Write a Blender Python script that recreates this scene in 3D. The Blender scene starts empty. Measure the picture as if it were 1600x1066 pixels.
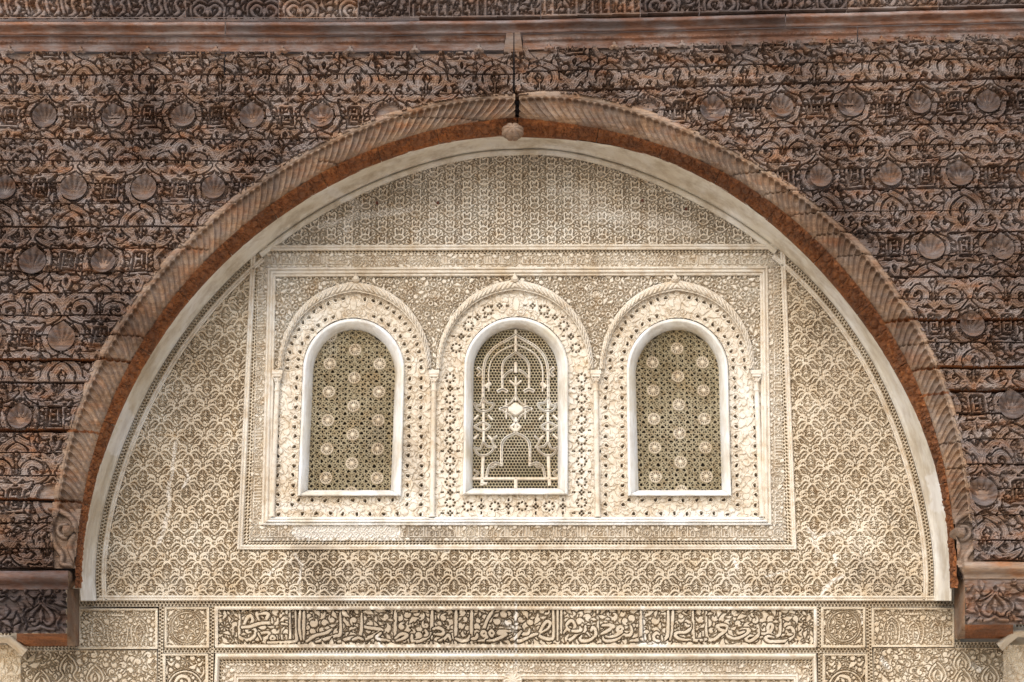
import bpy, math, random
import numpy as np
from math import radians, pi, sin, cos

# ------------------------------------------------------------------ scene, camera, sky, sun, exposure
scn = bpy.context.scene
FPX = 2700.0
PIT = math.atan(1.155e-4 * FPX)
DIST = 7.8
CAMZ = 1.65
cam_d = bpy.data.cameras.new('camera'); cam = bpy.data.objects.new('camera', cam_d)
scn.collection.objects.link(cam); scn.camera = cam
cam_d.sensor_width = 36.0; cam_d.lens = 36.0 * FPX / 1600.0
cam_d.clip_start = 0.05; cam_d.clip_end = 2000
cam.location = (0, -DIST, CAMZ); cam.rotation_euler = (pi / 2 + PIT, 0, 0)

SUN_EL, SUN_AZ = radians(38), radians(-18)          # azimuth from the wall normal, negative = from the left
SUN_STR, SUN_ANG = 1.5, radians(75)
world = bpy.data.worlds.new('World'); scn.world = world; world.use_nodes = True
wn = world.node_tree.nodes; wl = world.node_tree.links
sky = wn.new('ShaderNodeTexSky'); sky.sky_type = 'NISHITA'; sky.sun_disc = False
sky.sun_elevation = SUN_EL; sky.sun_rotation = pi + SUN_AZ * -1
sky.air_density = 1.0; sky.dust_density = 2.2; sky.ozone_density = 1.0
wn['Background'].inputs['Strength'].default_value = 0.115
wl.new(sky.outputs[0], wn['Background'].inputs['Color'])
sd = bpy.data.lights.new('sun', 'SUN'); sun = bpy.data.objects.new('sun', sd); scn.collection.objects.link(sun)
sd.energy = SUN_STR; sd.angle = SUN_ANG; sd.color = (1.0, 0.975, 0.935)
# the sun stands in front of the wall (toward -Y), high up
sdir = (sin(SUN_AZ) * cos(SUN_EL), -cos(SUN_AZ) * cos(SUN_EL), sin(SUN_EL))
import mathutils
sun.rotation_euler = mathutils.Vector(sdir).to_track_quat('Z', 'Y').to_euler()
sun.location = (sdir[0] * 20, sdir[1] * 20, sdir[2] * 20 + 4)
scn.view_settings.view_transform = 'Standard'; scn.view_settings.look = 'None'
scn.view_settings.exposure = 0.83; scn.view_settings.gamma = 1.0
scn.view_settings.use_curve_mapping = False
scn.render.engine = 'CYCLES'

# ------------------------------------------------------------------ numbers: photograph pixel -> point on a plane of the place
def P(px, py, Y=0.0):
    """world point on the vertical plane y = Y that stands where the photograph shows (px, py)"""
    px = np.asarray(px, float); py = np.asarray(py, float); Y = np.asarray(Y, float)
    a = (px - 800) / FPX; b = (533 - py) / FPX
    dy = cos(PIT) - b * sin(PIT); dz = sin(PIT) + b * cos(PIT)
    t = (Y + DIST) / dy
    x = a * t; z = CAMZ + dz * t
    return x, Y + np.zeros_like(x), z
RS = 346.0                                            # pattern units per metre (about one photograph pixel)
def R(px, py, Y=0.0):
    x, y, z = P(px, py, Y); return x * RS, z * RS

def hsh(ix, iy, seed):
    n = (ix.astype(np.int64) * 374761393 + iy.astype(np.int64) * 668265263 + seed * 982451653) & 0xffffffff
    n = ((n ^ (n >> 13)) * 1274126177) & 0xffffffff
    return ((n ^ (n >> 16)) & 0xffffff) / float(0xffffff)
def vn(u, w, s, seed=0):
    """smooth value noise, -1..1, cell size s"""
    x = np.asarray(u, float) / s; y = np.asarray(w, float) / s
    ix = np.floor(x); iy = np.floor(y); fx = x - ix; fy = y - iy
    fx = fx * fx * (3 - 2 * fx); fy = fy * fy * (3 - 2 * fy)
    a = hsh(ix, iy, seed); b = hsh(ix + 1, iy, seed); c = hsh(ix, iy + 1, seed); d = hsh(ix + 1, iy + 1, seed)
    return 2 * ((a * (1 - fx) + b * fx) * (1 - fy) + (c * (1 - fx) + d * fx) * fy) - 1
def sstep(a, b, x):
    t = np.clip((x - a) / (b - a), 0, 1); return t * t * (3 - 2 * t)

def crv(pts, n=6):
    """Catmull-Rom through pts"""
    p = np.array(pts, float)
    if len(p) < 3: return p
    q = np.vstack([2 * p[0] - p[1], p, 2 * p[-1] - p[-2]])
    out = []
    t = np.linspace(0, 1, n, endpoint=False)[:, None]
    for i in range(1, len(q) - 2):
        a, b, c, d = q[i - 1], q[i], q[i + 1], q[i + 2]
        out.append(0.5 * ((2 * b) + (-a + c) * t + (2 * a - 5 * b + 4 * c - d) * t ** 2 + (-a + 3 * b - 3 * c + d) * t ** 3))
    out.append(p[-1:])
    return np.vstack(out)

class Field:
    """signed distance to the drawn shapes (negative inside), y up, in pattern units"""
    def __init__(s, x0, y0, w, h, res, wrap=False, far=9.0):
        s.x0, s.y0, s.w, s.h, s.res, s.wrap, s.far = x0, y0, w, h, res, wrap, far
        s.nx, s.ny = int(round(w * res)), int(round(h * res))
        s.D = np.full((s.ny, s.nx), float(far))
        s.L = np.zeros((s.ny, s.nx))                 # extra level (0 top)
        s.H = np.full((s.ny, s.nx), -3.0)            # drilled holes (positive inside)
    def _apply(s, box, fn, carve, lvl, pad=None):
        offs = [(0, 0)]
        if s.wrap:
            offs = [(i * s.w, j * s.h) for i in (-1, 0, 1) for j in (-1, 0, 1)]
        pad = pad or s.far
        for ox, oy in offs:
            i0 = int((box[0] + ox - pad - s.x0) * s.res); i1 = int((box[2] + ox + pad - s.x0) * s.res) + 2
            j0 = int((box[1] + oy - pad - s.y0) * s.res); j1 = int((box[3] + oy + pad - s.y0) * s.res) + 2
            i0, j0 = max(i0, 0), max(j0, 0); i1, j1 = min(i1, s.nx), min(j1, s.ny)
            if i1 <= i0 or j1 <= j0: continue
            X = s.x0 + (np.arange(i0, i1) + 0.5) / s.res - ox; Y = s.y0 + (np.arange(j0, j1) + 0.5) / s.res - oy
            X, Y = np.meshgrid(X, Y)
            d = fn(X, Y)
            v = s.D[j0:j1, i0:i1]
            if carve: np.maximum(v, carve - d, out=v)
            if lvl is not None: s.L[j0:j1, i0:i1][d < 0.4] = lvl
            np.minimum(v, d, out=v)
    gain = 1.0
    def stroke(s, pts, w, carve=0, lvl=None, smooth=True, n=5, pad=None):
        w = w * s.gain if np.isscalar(w) else [q * s.gain for q in w]
        p = crv(pts, n) if smooth and len(pts) > 2 else np.array(pts, float)
        if np.isscalar(w): hw = np.full(len(p), w / 2.0)
        else: hw = np.interp(np.linspace(0, 1, len(p)), np.linspace(0, 1, len(w)), w) / 2.0
        m = hw.max()
        box = (p[:, 0].min() - m, p[:, 1].min() - m, p[:, 0].max() + m, p[:, 1].max() + m)
        def fn(X, Y):
            d = np.full(X.shape, 1e9)
            for k in range(len(p) - 1):
                a, b = p[k], p[k + 1]; e = b - a; L = e @ e + 1e-9
                t = np.clip(((X - a[0]) * e[0] + (Y - a[1]) * e[1]) / L, 0, 1)
                dd = np.hypot(X - a[0] - t * e[0], Y - a[1] - t * e[1]) - (hw[k] + (hw[k + 1] - hw[k]) * t)
                np.minimum(d, dd, out=d)
            return d
        s._apply(box, fn, carve, lvl, pad)
    def mir(s, pts, w, ax=0.0, **k):
        s.stroke(pts, w, **k); s.stroke([(2 * ax - x, y) for x, y in pts], w, **k)
    def dot(s, x, y, r, carve=0, lvl=None):
        s._apply((x - r, y - r, x + r, y + r), lambda X, Y: np.hypot(X - x, Y - y) - r, carve, lvl)
    def ring(s, x, y, r, w, carve=0, lvl=None):
        s._apply((x - r - w, y - r - w, x + r + w, y + r + w), lambda X, Y: np.abs(np.hypot(X - x, Y - y) - r) - w / 2, carve, lvl)
    def hole(s, x, y, r):
        """drill a round hole"""
        i0 = max(int((x - r - 2 - s.x0) * s.res), 0); i1 = min(int((x + r + 2 - s.x0) * s.res) + 2, s.nx)
        j0 = max(int((y - r - 2 - s.y0) * s.res), 0); j1 = min(int((y + r + 2 - s.y0) * s.res) + 2, s.ny)
        if i1 <= i0 or j1 <= j0: return
        X, Y = np.meshgrid(s.x0 + (np.arange(i0, i1) + 0.5) / s.res, s.y0 + (np.arange(j0, j1) + 0.5) / s.res)
        for A in (s.D, s.H):
            v = A[j0:j1, i0:i1]; np.maximum(v, r - np.hypot(X - x, Y - y), out=v)
    def rect(s, x0, y0, x1, y1, carve=0, lvl=None):
        cx, cy, hx, hy = (x0 + x1) / 2, (y0 + y1) / 2, abs(x1 - x0) / 2, abs(y1 - y0) / 2
        def fn(X, Y):
            qx = np.abs(X - cx) - hx; qy = np.abs(Y - cy) - hy
            return np.hypot(np.maximum(qx, 0), np.maximum(qy, 0)) + np.minimum(np.maximum(qx, qy), 0)
        s._apply((min(x0, x1), min(y0, y1), max(x0, x1), max(y0, y1)), fn, carve, lvl)
    def fill(s, rng, gap, rmin, kinds, nmax=4000, lvl=None, sym=None):
        """put leaves, dots and rings into whatever ground is still free"""
        for _ in range(nmax):
            k = int(np.argmax(s.D)); j, i = divmod(k, s.nx); r = s.D[j, i]
            if r < rmin: break
            x = s.x0 + (i + 0.5) / s.res; y = s.y0 + (j + 0.5) / s.res
            r = min(r, 7.5); kind = rng.choice(kinds)
            spots = [(x, y, 1)]
            if sym is not None and abs(x - sym) > r: spots.append((2 * sym - x, y, -1))
            a = rng.uniform(0, 2 * pi)
            for X, Y, sg in spots:
                rr = max(r - gap, 0.3)
                if kind == 'ring' and rr > 2.2:
                    s.ring(X, Y, rr * 0.78, rr * 0.42, lvl=lvl); s.dot(X, Y, rr * 0.2, lvl=lvl)
                elif kind == 'leaf':
                    dx, dy = cos(a) * rr * 1.7 * sg, sin(a) * rr * 1.7
                    s.stroke([(X - dx, Y - dy), (X - dy * 0.28, Y + dx * 0.28), (X + dx, Y + dy)], [0.3, rr * 1.5, 0.3], lvl=lvl, n=3, carve=gap * 0.8)
                else: s.dot(X, Y, rr * 0.85, lvl=lvl)
                jj = int((Y - s.y0) * s.res); ii = int((X - s.x0) * s.res)
                if 0 <= jj < s.ny and 0 <= ii < s.nx: s.D[jj, ii] = min(s.D[jj, ii], 0)
    def arabesque(s, rng, n, size, w, gap, lvl=None, pts=None):
        """overlapping comma scrolls, each with a moat round it"""
        for q in range(n):
            x = s.x0 + rng.random() * s.w; y = s.y0 + rng.random() * s.h
            a = rng.uniform(0, 2 * pi); tw = rng.choice((-1, 1)); L = size * rng.uniform(0.7, 1.3)
            p = [(x, y)]; N = 9
            for k in range(N):
                a += tw * (0.12 + 0.12 * k); st = L / N * (1.25 - 0.07 * k)
                p.append((p[-1][0] + cos(a) * st, p[-1][1] + sin(a) * st))
            ww = w * rng.uniform(0.75, 1.25)
            s.stroke(p, [0.5, ww * 0.7, ww, ww * 0.9, ww * 0.75, ww * 0.9], carve=gap, lvl=lvl, n=2, pad=2.2)
    def sample(s, u, w, A=None):
        A = s.D if A is None else A
        x = (u - s.x0) * s.res - 0.5; y = (w - s.y0) * s.res - 0.5
        ix = np.floor(x).astype(int); iy = np.floor(y).astype(int); fx = x - ix; fy = y - iy
        if s.wrap:
            i0, i1, j0, j1 = ix % s.nx, (ix + 1) % s.nx, iy % s.ny, (iy + 1) % s.ny
        else:
            i0 = np.clip(ix, 0, s.nx - 1); i1 = np.clip(ix + 1, 0, s.nx - 1); j0 = np.clip(iy, 0, s.ny - 1); j1 = np.clip(iy + 1, 0, s.ny - 1)
        return (A[j0, i0] * (1 - fx) + A[j0, i1] * fx) * (1 - fy) + (A[j1, i0] * (1 - fx) + A[j1, i1] * fx) * fy

def prof(D, edge=0.55, pillow=2.2, pw=0.25):
    """relief height 0..1 out of the distance field"""
    top = 1 - pw * (1 - np.clip(-D / pillow, 0, 1)) ** 2
    return sstep(edge, -edge, D) * top

# ------------------------------------------------------------------ objects
COL = scn.collection
ROOT = {}
def thing(name, label, cat, loc=(0, 0, 0), group=None):
    o = bpy.data.objects.new(name, None); COL.objects.link(o); o.location = loc
    o.empty_display_size = 0.1
    o['label'] = label; o['category'] = cat
    if group: o['group'] = group
    ROOT[o] = tuple(loc); return o
def mesh_np(name, V, F, mats, parent=None, smooth=True, midx=None, attrs=None, off=None):
    """V (n,3) world, F (m,4) or (m,3); vertices are stored relative to the thing's base"""
    V = np.asarray(V, np.float64)
    base = off
    if base is None:
        base = (0, 0, 0)
        r = parent
        while r is not None:
            if r in ROOT: base = ROOT[r]; break
            r = r.parent
    V = V - np.array(base)
    m = bpy.data.meshes.new(name)
    k = F.shape[1]
    m.vertices.add(len(V)); m.vertices.foreach_set('co', V.astype(np.float32).ravel())
    m.loops.add(F.size); m.loops.foreach_set('vertex_index', F.astype(np.int32).ravel())
    m.polygons.add(len(F)); m.polygons.foreach_set('loop_start', np.arange(0, F.size, k, dtype=np.int32))
    m.polygons.foreach_set('use_smooth', np.full(len(F), smooth))
    if midx is not None: m.polygons.foreach_set('material_index', np.asarray(midx, np.int32))
    for a, val in (attrs or {}).items():
        at = m.attributes.new(a, 'FLOAT', 'POINT'); at.data.foreach_set('value', np.asarray(val, np.float32).ravel())
    m.update(calc_edges=True)
    for mt in (mats if isinstance(mats, (list, tuple)) else [mats]): m.materials.append(mt)
    o = bpy.data.objects.new(name, m); COL.objects.link(o)
    if parent is not None: o.parent = parent
    return o
def grid_obj(name, X, Y, Z, mat, parent=None, mask=None, smooth=True, attrs=None, midx=None, flip=False):
    ny, nx = X.shape
    idx = np.arange(ny * nx).reshape(ny, nx)
    F = np.stack([idx[:-1, :-1], idx[:-1, 1:], idx[1:, 1:], idx[1:, :-1]], -1)
    mk = np.ones((ny - 1, nx - 1), bool) if mask is None else mask
    F = F[mk]
    if not len(F): return None
    if flip: F = F[:, ::-1]
    mi = None if midx is None else midx[mk]
    used = np.unique(F); rm = np.full(ny * nx, -1); rm[used] = np.arange(len(used))
    V = np.stack([X.ravel(), Y.ravel(), Z.ravel()], -1)[used]
    at = {k: v.ravel()[used] for k, v in (attrs or {}).items()}
    return mesh_np(name, V, rm[F], mat, parent, smooth, mi, at)
class MB:
    """collects boxes / prisms / lathes into one mesh"""
    def __init__(s): s.v = []; s.f = []
    def add(s, V, F):
        b = len(s.v); s.v += [tuple(p) for p in V]; s.f += [tuple(b + i for i in f) for f in F]
    def box(s, x0, x1, y0, y1, z0, z1):
        s.add([(x0, y0, z0), (x1, y0, z0), (x1, y1, z0), (x0, y1, z0), (x0, y0, z1), (x1, y0, z1), (x1, y1, z1), (x0, y1, z1)],
              [(0, 3, 2, 1), (4, 5, 6, 7), (0, 1, 5, 4), (1, 2, 6, 5), (2, 3, 7, 6), (3, 0, 4, 7)])
    def bar(s, ax, az, bx, bz, w, y0, y1, cham=0.35):
        """bar lying in the wall plane from a to b, front y0 (towards the viewer), back y1"""
        dx, dz = bx - ax, bz - az; L = math.hypot(dx, dz) + 1e-9; nx, nz = -dz / L * w / 2, dx / L * w / 2
        ex, ez = dx / L * w * 0.3, dz / L * w * 0.3
        ax -= ex; az -= ez; bx += ex; bz += ez
        c = cham; ym = y0 + abs(y1 - y0) * 0.25
        s.add([(ax + nx, y1, az + nz), (ax + nx, ym, az + nz), (ax + nx * c, y0, az + nz * c), (ax - nx * c, y0, az - nz * c), (ax - nx, ym, az - nz), (ax - nx, y1, az - nz),
               (bx + nx, y1, bz + nz), (bx + nx, ym, bz + nz), (bx + nx * c, y0, bz + nz * c), (bx - nx * c, y0, bz - nz * c), (bx - nx, ym, bz - nz), (bx - nx, y1, bz - nz)],
              [(i, i + 1, i + 7, i + 6) for i in range(5)])
    def lathe(s, cx, cy, pts, n=20, sx=1.0, sy=1.0):
        """pts: (radius, z)"""
        b = len(s.v)
        for r, z in pts:
            for k in range(n):
                a = 2 * pi * k / n; s.v.append((cx + r * cos(a) * sx, cy + r * sin(a) * sy, z))
        for i in range(len(pts) - 1):
            for k in range(n):
                k2 = (k + 1) % n; s.f.append((b + i * n + k, b + i * n + k2, b + (i + 1) * n + k2, b + (i + 1) * n + k))
    def build(s, name, mat, parent=None, smooth=False):
        r = parent; base = (0, 0, 0)
        while r is not None:
            if r in ROOT: base = ROOT[r]; break
            r = r.parent
        m = bpy.data.meshes.new(name)
        m.from_pydata([(x - base[0], y - base[1], z - base[2]) for x, y, z in s.v], [], s.f)
        for p in m.polygons: p.use_smooth = smooth
        m.materials.append(mat)
        o = bpy.data.objects.new(name, m); COL.objects.link(o)
        if parent is not None: o.parent = parent
        return o

# ------------------------------------------------------------------ materials
def new_mat(name):
    m = bpy.data.materials.new(name); m.use_nodes = True
    nt = m.node_tree; b = nt.nodes['Principled BSDF']; return m, nt, b
def N(nt, t, **k):
    n = nt.nodes.new(t)
    for a, v in k.items():
        if a in n.inputs: n.inputs[a].default_value = v
        else: setattr(n, a, v)
    return n
def noise(nt, vec, scale, detail=5.0, rough=0.6, dist=0.0):
    n = N(nt, 'ShaderNodeTexNoise'); n.inputs['Scale'].default_value = scale; n.inputs['Detail'].default_value = detail
    n.inputs['Roughness'].default_value = rough; n.inputs['Distortion'].default_value = dist
    nt.links.new(vec, n.inputs['Vector']); return n.outputs['Fac']
def ramp(nt, fac, stops):
    r = N(nt, 'ShaderNodeValToRGB'); e = r.color_ramp.elements
    while len(e) < len(stops): e.new(0.5)
    for el, (p, c) in zip(e, stops): el.position = p; el.color = (c[0], c[1], c[2], 1) if not np.isscalar(c) else (c, c, c, 1)
    nt.links.new(fac, r.inputs['Fac']); return r.outputs['Color']
def mix(nt, fac, a, b, mode='MIX'):
    m = N(nt, 'ShaderNodeMix', data_type='RGBA', blend_type=mode)
    for s, v in ((0, fac), (6, a), (7, b)):
        if isinstance(v, bpy.types.NodeSocket): nt.links.new(v, m.inputs[s])
        elif s == 0: m.inputs[0].default_value = v
        else: m.inputs[s].default_value = (v[0], v[1], v[2], 1)
    return m.outputs[2]
def pos(nt, sc=(1, 1, 1)):
    g = N(nt, 'ShaderNodeNewGeometry'); mp = N(nt, 'ShaderNodeMapping'); mp.inputs['Scale'].default_value = sc
    nt.links.new(g.outputs['Position'], mp.inputs['Vector']); return mp.outputs['Vector']
def attr(nt, name):
    a = N(nt, 'ShaderNodeAttribute'); a.attribute_name = name; return a.outputs['Fac']
def bump(nt, b, h, st, dist):
    n = N(nt, 'ShaderNodeBump'); n.inputs['Strength'].default_value = st; n.inputs['Distance'].default_value = dist
    nt.links.new(h, n.inputs['Height']); nt.links.new(n.outputs[0], b.inputs['Normal'])

def stucco_mat(name, ca, cb, cc, white=0.0):
    m, nt, b = new_mat(name)
    p = pos(nt)
    base = ramp(nt, noise(nt, p, 2.3, 6, 0.62), [(0.34, ca), (0.52, cb), (0.68, cc)])
    sp = ramp(nt, noise(nt, p, 26, 5, 0.7), [(0.36, (0.66, 0.54, 0.40)), (0.52, (1, 1, 1)), (1.0, (1.05, 1.04, 1.03))])
    base = mix(nt, 0.55, base, sp, 'MULTIPLY')
    och = ramp(nt, noise(nt, p, 9, 4, 0.6), [(0.55, 0.0), (0.72, 1.0)])
    f = N(nt, 'ShaderNodeMath', operation='MULTIPLY'); nt.links.new(och, f.inputs[0]); f.inputs[1].default_value = 0.34
    base = mix(nt, f.outputs[0], base, (0.52, 0.36, 0.17))
    # rain marks, grey, own shapes
    st = ramp(nt, noise(nt, pos(nt, (3.2, 1, 0.7)), 3.0, 5, 0.65), [(0.56, 0.0), (0.74, 1.0)])
    f2 = N(nt, 'ShaderNodeMath', operation='MULTIPLY'); nt.links.new(st, f2.inputs[0]); f2.inputs[1].default_value = 0.30
    base = mix(nt, f2.outputs[0], base, (0.36, 0.32, 0.29))
    base = mix(nt, attr(nt, 'dirt'), base, (0.30, 0.235, 0.165))
    base = mix(nt, attr(nt, 'repair'), base, (0.76, 0.745, 0.71))
    nt.links.new(base, b.inputs['Base Color'])
    b.inputs['Roughness'].default_value = 0.88; b.inputs['Specular IOR Level'].default_value = 0.25
    bump(nt, b, noise(nt, p, 160, 4, 0.7), 0.35, 0.003)
    return m
M_ST = stucco_mat('carved stucco', (0.51, 0.42, 0.30), (0.62, 0.535, 0.41), (0.685, 0.62, 0.51))
M_STW = stucco_mat('pale stucco', (0.57, 0.49, 0.38), (0.66, 0.595, 0.495), (0.715, 0.68, 0.61))
def white_mat(name, cs=((0.64, 0.585, 0.47), (0.74, 0.73, 0.69), (0.79, 0.81, 0.83)), dirty=0.7):
    m, nt, b = new_mat(name)
    p = pos(nt)
    c = ramp(nt, noise(nt, p, 3.5, 6, 0.6), [(0.32, cs[0]), (0.48, cs[1]), (0.66, cs[2])])
    s = ramp(nt, noise(nt, pos(nt, (1, 1, 0.35)), 11, 6, 0.7), [(0.36, (0.62, 0.55, 0.47)), (0.55, (1, 1, 1))])
    c = mix(nt, dirty, c, s, 'MULTIPLY')
    c = mix(nt, attr(nt, 'repair'), c, (0.84, 0.85, 0.86))
    c = mix(nt, attr(nt, 'dirt'), c, (0.46, 0.37, 0.26))
    nt.links.new(c, b.inputs['Base Color']); b.inputs['Roughness'].default_value = 0.75
    bump(nt, b, noise(nt, p, 60, 5, 0.7), 0.3, 0.004)
    return m
M_WH = white_mat('lime plaster')
M_BAND = white_mat('worn cream plaster', ((0.52, 0.445, 0.33), (0.66, 0.61, 0.51), (0.735, 0.715, 0.665)), 0.75)
def wood_mat(name, stops, grey, gfac, orange=0.35, rgh=0.72):
    m, nt, b = new_mat(name)
    g = noise(nt, pos(nt, (1.0, 4, 16)), 7, 7, 0.65, 0.4)
    c = ramp(nt, g, stops)
    o = ramp(nt, noise(nt, pos(nt, (1.5, 1, 4.5)), 4.0, 5, 0.65), [(0.50, 0.0), (0.70, 1.0)])
    fo = N(nt, 'ShaderNodeMath', operation='MULTIPLY'); nt.links.new(o, fo.inputs[0]); fo.inputs[1].default_value = orange
    c = mix(nt, fo.outputs[0], c, (0.31, 0.120, 0.042))
    w = ramp(nt, noise(nt, pos(nt, (1.3, 1, 3)), 6.0, 6, 0.7), [(0.42, 0.0), (0.62, 1.0)])
    fw = N(nt, 'ShaderNodeMath', operation='MULTIPLY'); nt.links.new(w, fw.inputs[0]); fw.inputs[1].default_value = gfac
    c = mix(nt, fw.outputs[0], c, grey)
    fine = ramp(nt, noise(nt, pos(nt, (2, 6, 60)), 12, 4, 0.7), [(0.35, (0.45, 0.42, 0.40)), (0.55, (1, 1, 1))])
    c = mix(nt, 0.7, c, fine, 'MULTIPLY')
    tone = N(nt, 'ShaderNodeObjectInfo')
    tr = ramp(nt, tone.outputs['Random'], [(0.0, (0.80, 0.80, 0.82)), (1.0, (1.12, 1.10, 1.06))])
    c = mix(nt, 1.0, c, tr, 'MULTIPLY')
    dk = ramp(nt, noise(nt, pos(nt), 1.9, 4, 0.6), [(0.34, (0.42, 0.37, 0.35)), (0.54, (1.05, 1.05, 1.05))])
    c = mix(nt, 0.85, c, dk, 'MULTIPLY')
    nt.links.new(c, b.inputs['Base Color']); b.inputs['Roughness'].default_value = rgh; b.inputs['Specular IOR Level'].default_value = 0.3
    bump(nt, b, noise(nt, pos(nt, (2, 6, 40)), 14, 5, 0.7), 0.5, 0.004)
    return m
M_WD = wood_mat('weathered cedar', [(0.30, (0.085, 0.047, 0.031)), (0.5, (0.185, 0.108, 0.067)), (0.72, (0.30, 0.195, 0.127))], (0.275, 0.246, 0.236), 0.70, 0.62)
M_WF = wood_mat('fluted cedar', [(0.30, (0.17, 0.098, 0.058)), (0.5, (0.29, 0.185, 0.115)), (0.72, (0.40, 0.275, 0.185))], (0.315, 0.27, 0.235), 0.55, 0.7)
M_SH = wood_mat('shell cedar', [(0.30, (0.065, 0.036, 0.024)), (0.5, (0.115, 0.066, 0.041)), (0.72, (0.19, 0.122, 0.08))], (0.17, 0.156, 0.158), 0.65, 0.45)
M_WR = wood_mat('reddish cedar', [(0.30, (0.12, 0.055, 0.035)), (0.5, (0.20, 0.10, 0.065)), (0.72, (0.28, 0.165, 0.115))], (0.275, 0.245, 0.24), 0.75, 0.45)
M_WO = wood_mat('sheltered warm-lit cedar', [(0.30, (0.11, 0.036, 0.013)), (0.5, (0.29, 0.098, 0.028)), (0.72, (0.44, 0.185, 0.060))], (0.13, 0.065, 0.04), 0.6, 0.5)  # unweathered cedar; warm bounce on undersides is put into the colour too
M_WK = wood_mat('dark cedar', [(0.30, (0.045, 0.030, 0.026)), (0.5, (0.095, 0.062, 0.048)), (0.72, (0.17, 0.12, 0.095))], (0.17, 0.15, 0.15), 0.45, 0.25)
def plain(name, col, r=0.9):
    m, nt, b = new_mat(name)
    c = ramp(nt, noise(nt, pos(nt), 2.5, 5, 0.6), [(0.3, tuple(x * 0.75 for x in col)), (0.7, tuple(min(1, x * 1.15) for x in col))])
    nt.links.new(c, b.inputs['Base Color']); b.inputs['Roughness'].default_value = r; return m
M_GR = stucco_mat('dusty screen plaster', (0.33, 0.275, 0.17), (0.44, 0.375, 0.25), (0.54, 0.48, 0.35))
M_FLOOR = plain('courtyard marble', (0.55, 0.47, 0.38), 0.5)
M_DARK = plain('painted room shade', (0.10, 0.08, 0.06))  # shade of the unlit room, put into the colour
M_RUST = plain('rusty iron', (0.12, 0.04, 0.025))

# ------------------------------------------------------------------ wear masks given in photograph pixels (where the real patches are)
REPAIR = []     # (polyline, width, strength)
for pts, w, s in (
    ([(276, 690), (272, 720), (270, 742), (264, 760), (266, 790), (257, 830), (250, 850)], 6, .55),
    ([(290, 735), (296, 748), (287, 762)], 5, .6), ([(1262, 828), (1275, 842), (1290, 836), (1312, 832)], 6.75, 0.6),
    ([(1270, 845), (1278, 862)], 9, 0.45), ([(1303, 870), (1306, 884)], 6, 0.75), ([(1315, 902), (1298, 910), (1286, 924), (1282, 938)], 6.75, 0.75),
    ([(1146, 876), (1152, 890)], 6, .8), ([(1196, 902), (1230, 892)], 4, .6), ([(462, 868), (472, 884), (468, 910), (470, 938)], 6, .5),
    ([(440, 878), (420, 900)], 4, .5), ([(655, 855), (700, 862)], 8, .6), ([(1120, 935), (1140, 938)], 7, .6),
    ([(1004, 948), (1006, 1004)], 5, .8), ([(806, 940), (806, 1040)], 6, .7), ([(590, 995), (596, 1012)], 6, .6), ([(790, 975), (803, 985)], 10, .6),
    ([(585, 935), (620, 938)], 8, .8), ([(545, 939), (552, 939)], 10, .8), ([(1000, 1006), (1040, 1007)], 9, .8), ([(1274, 955), (1277, 975)], 6, .6),
    ([(1345, 960), (1347, 975)], 5, .6), ([(1378, 1030), (1385, 1042)], 10, .8), ([(1520, 1040), (1530, 1046)], 10, .5),
    ([(470, 832), (612, 832)], 26, .95), ([(1030, 805), (1150, 803)], 14, .7), ([(440, 790), (560, 800)], 12, .5),
    ([(470, 1020), (620, 1021), (800, 1019)], 7, .55), ([(500, 355), (560, 340), (640, 330)], 12, .5), ([(520, 300), (560, 320), (540, 360)], 16, .45),
    ([(900, 330), (1000, 345), (1080, 360)], 26, .35), ([(860, 300), (940, 310)], 18, .3),
    ([(190, 640), (200, 660), (180, 700)], 26, .6), ([(1458, 750), (1466, 790)], 24, .7), ([(1390, 560), (1420, 620)], 20, .3)):
    REPAIR.append((np.array(pts, float), w * 0.9, s * 0.65))
DIRT = []
for pts, w, s in (
    ([(485, 870), (500, 900), (520, 925)], 60, .55), ([(560, 900), (700, 905)], 60, .42), ([(560, 330), (700, 300)], 40, .16), ([(1020, 320), (1120, 350)], 34, .18), ([(300, 640), (330, 720)], 60, .2), ([(1290, 560), (1330, 700)], 60, .16), ([(180, 880), (260, 910)], 40, .2), ([(1290, 470), (1270, 520)], 30, .2), ([(480, 980), (600, 980), (795, 980)], 62, .75), ([(360, 980), (470, 980)], 60, .25), ([(820, 980), (1250, 980)], 60, .30), ([(400, 846), (820, 847), (1235, 849)], 10, .25), ([(640, 832), (700, 834)], 22, .45), ([(760, 832), (1200, 833)], 18, .12), ([(375, 700), (372, 850)], 14, .35), ([(150, 944), (800, 943), (1480, 944)], 8, .45), ([(640, 905), (1000, 900), (1200, 915)], 45, .22),
    ([(640, 846), (690, 848)], 9, .6), ([(445, 940), (800, 942)], 8, .5), ([(640, 700), (655, 760)], 24, .35), ([(1350, 900), (1400, 915)], 50, .35),
    ([(60, 1040), (120, 1030)], 40, .3), ([(1540, 1030), (1560, 1060)], 50, .35), ([(230, 770), (330, 760)], 30, .25), ([(430, 840), (470, 842)], 14, .4),
    ([(430, 640), (430, 740)], 10, .35), ([(380, 560), (376, 700)], 8, .25)):
    DIRT.append((np.array(pts, float), w, s))
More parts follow.
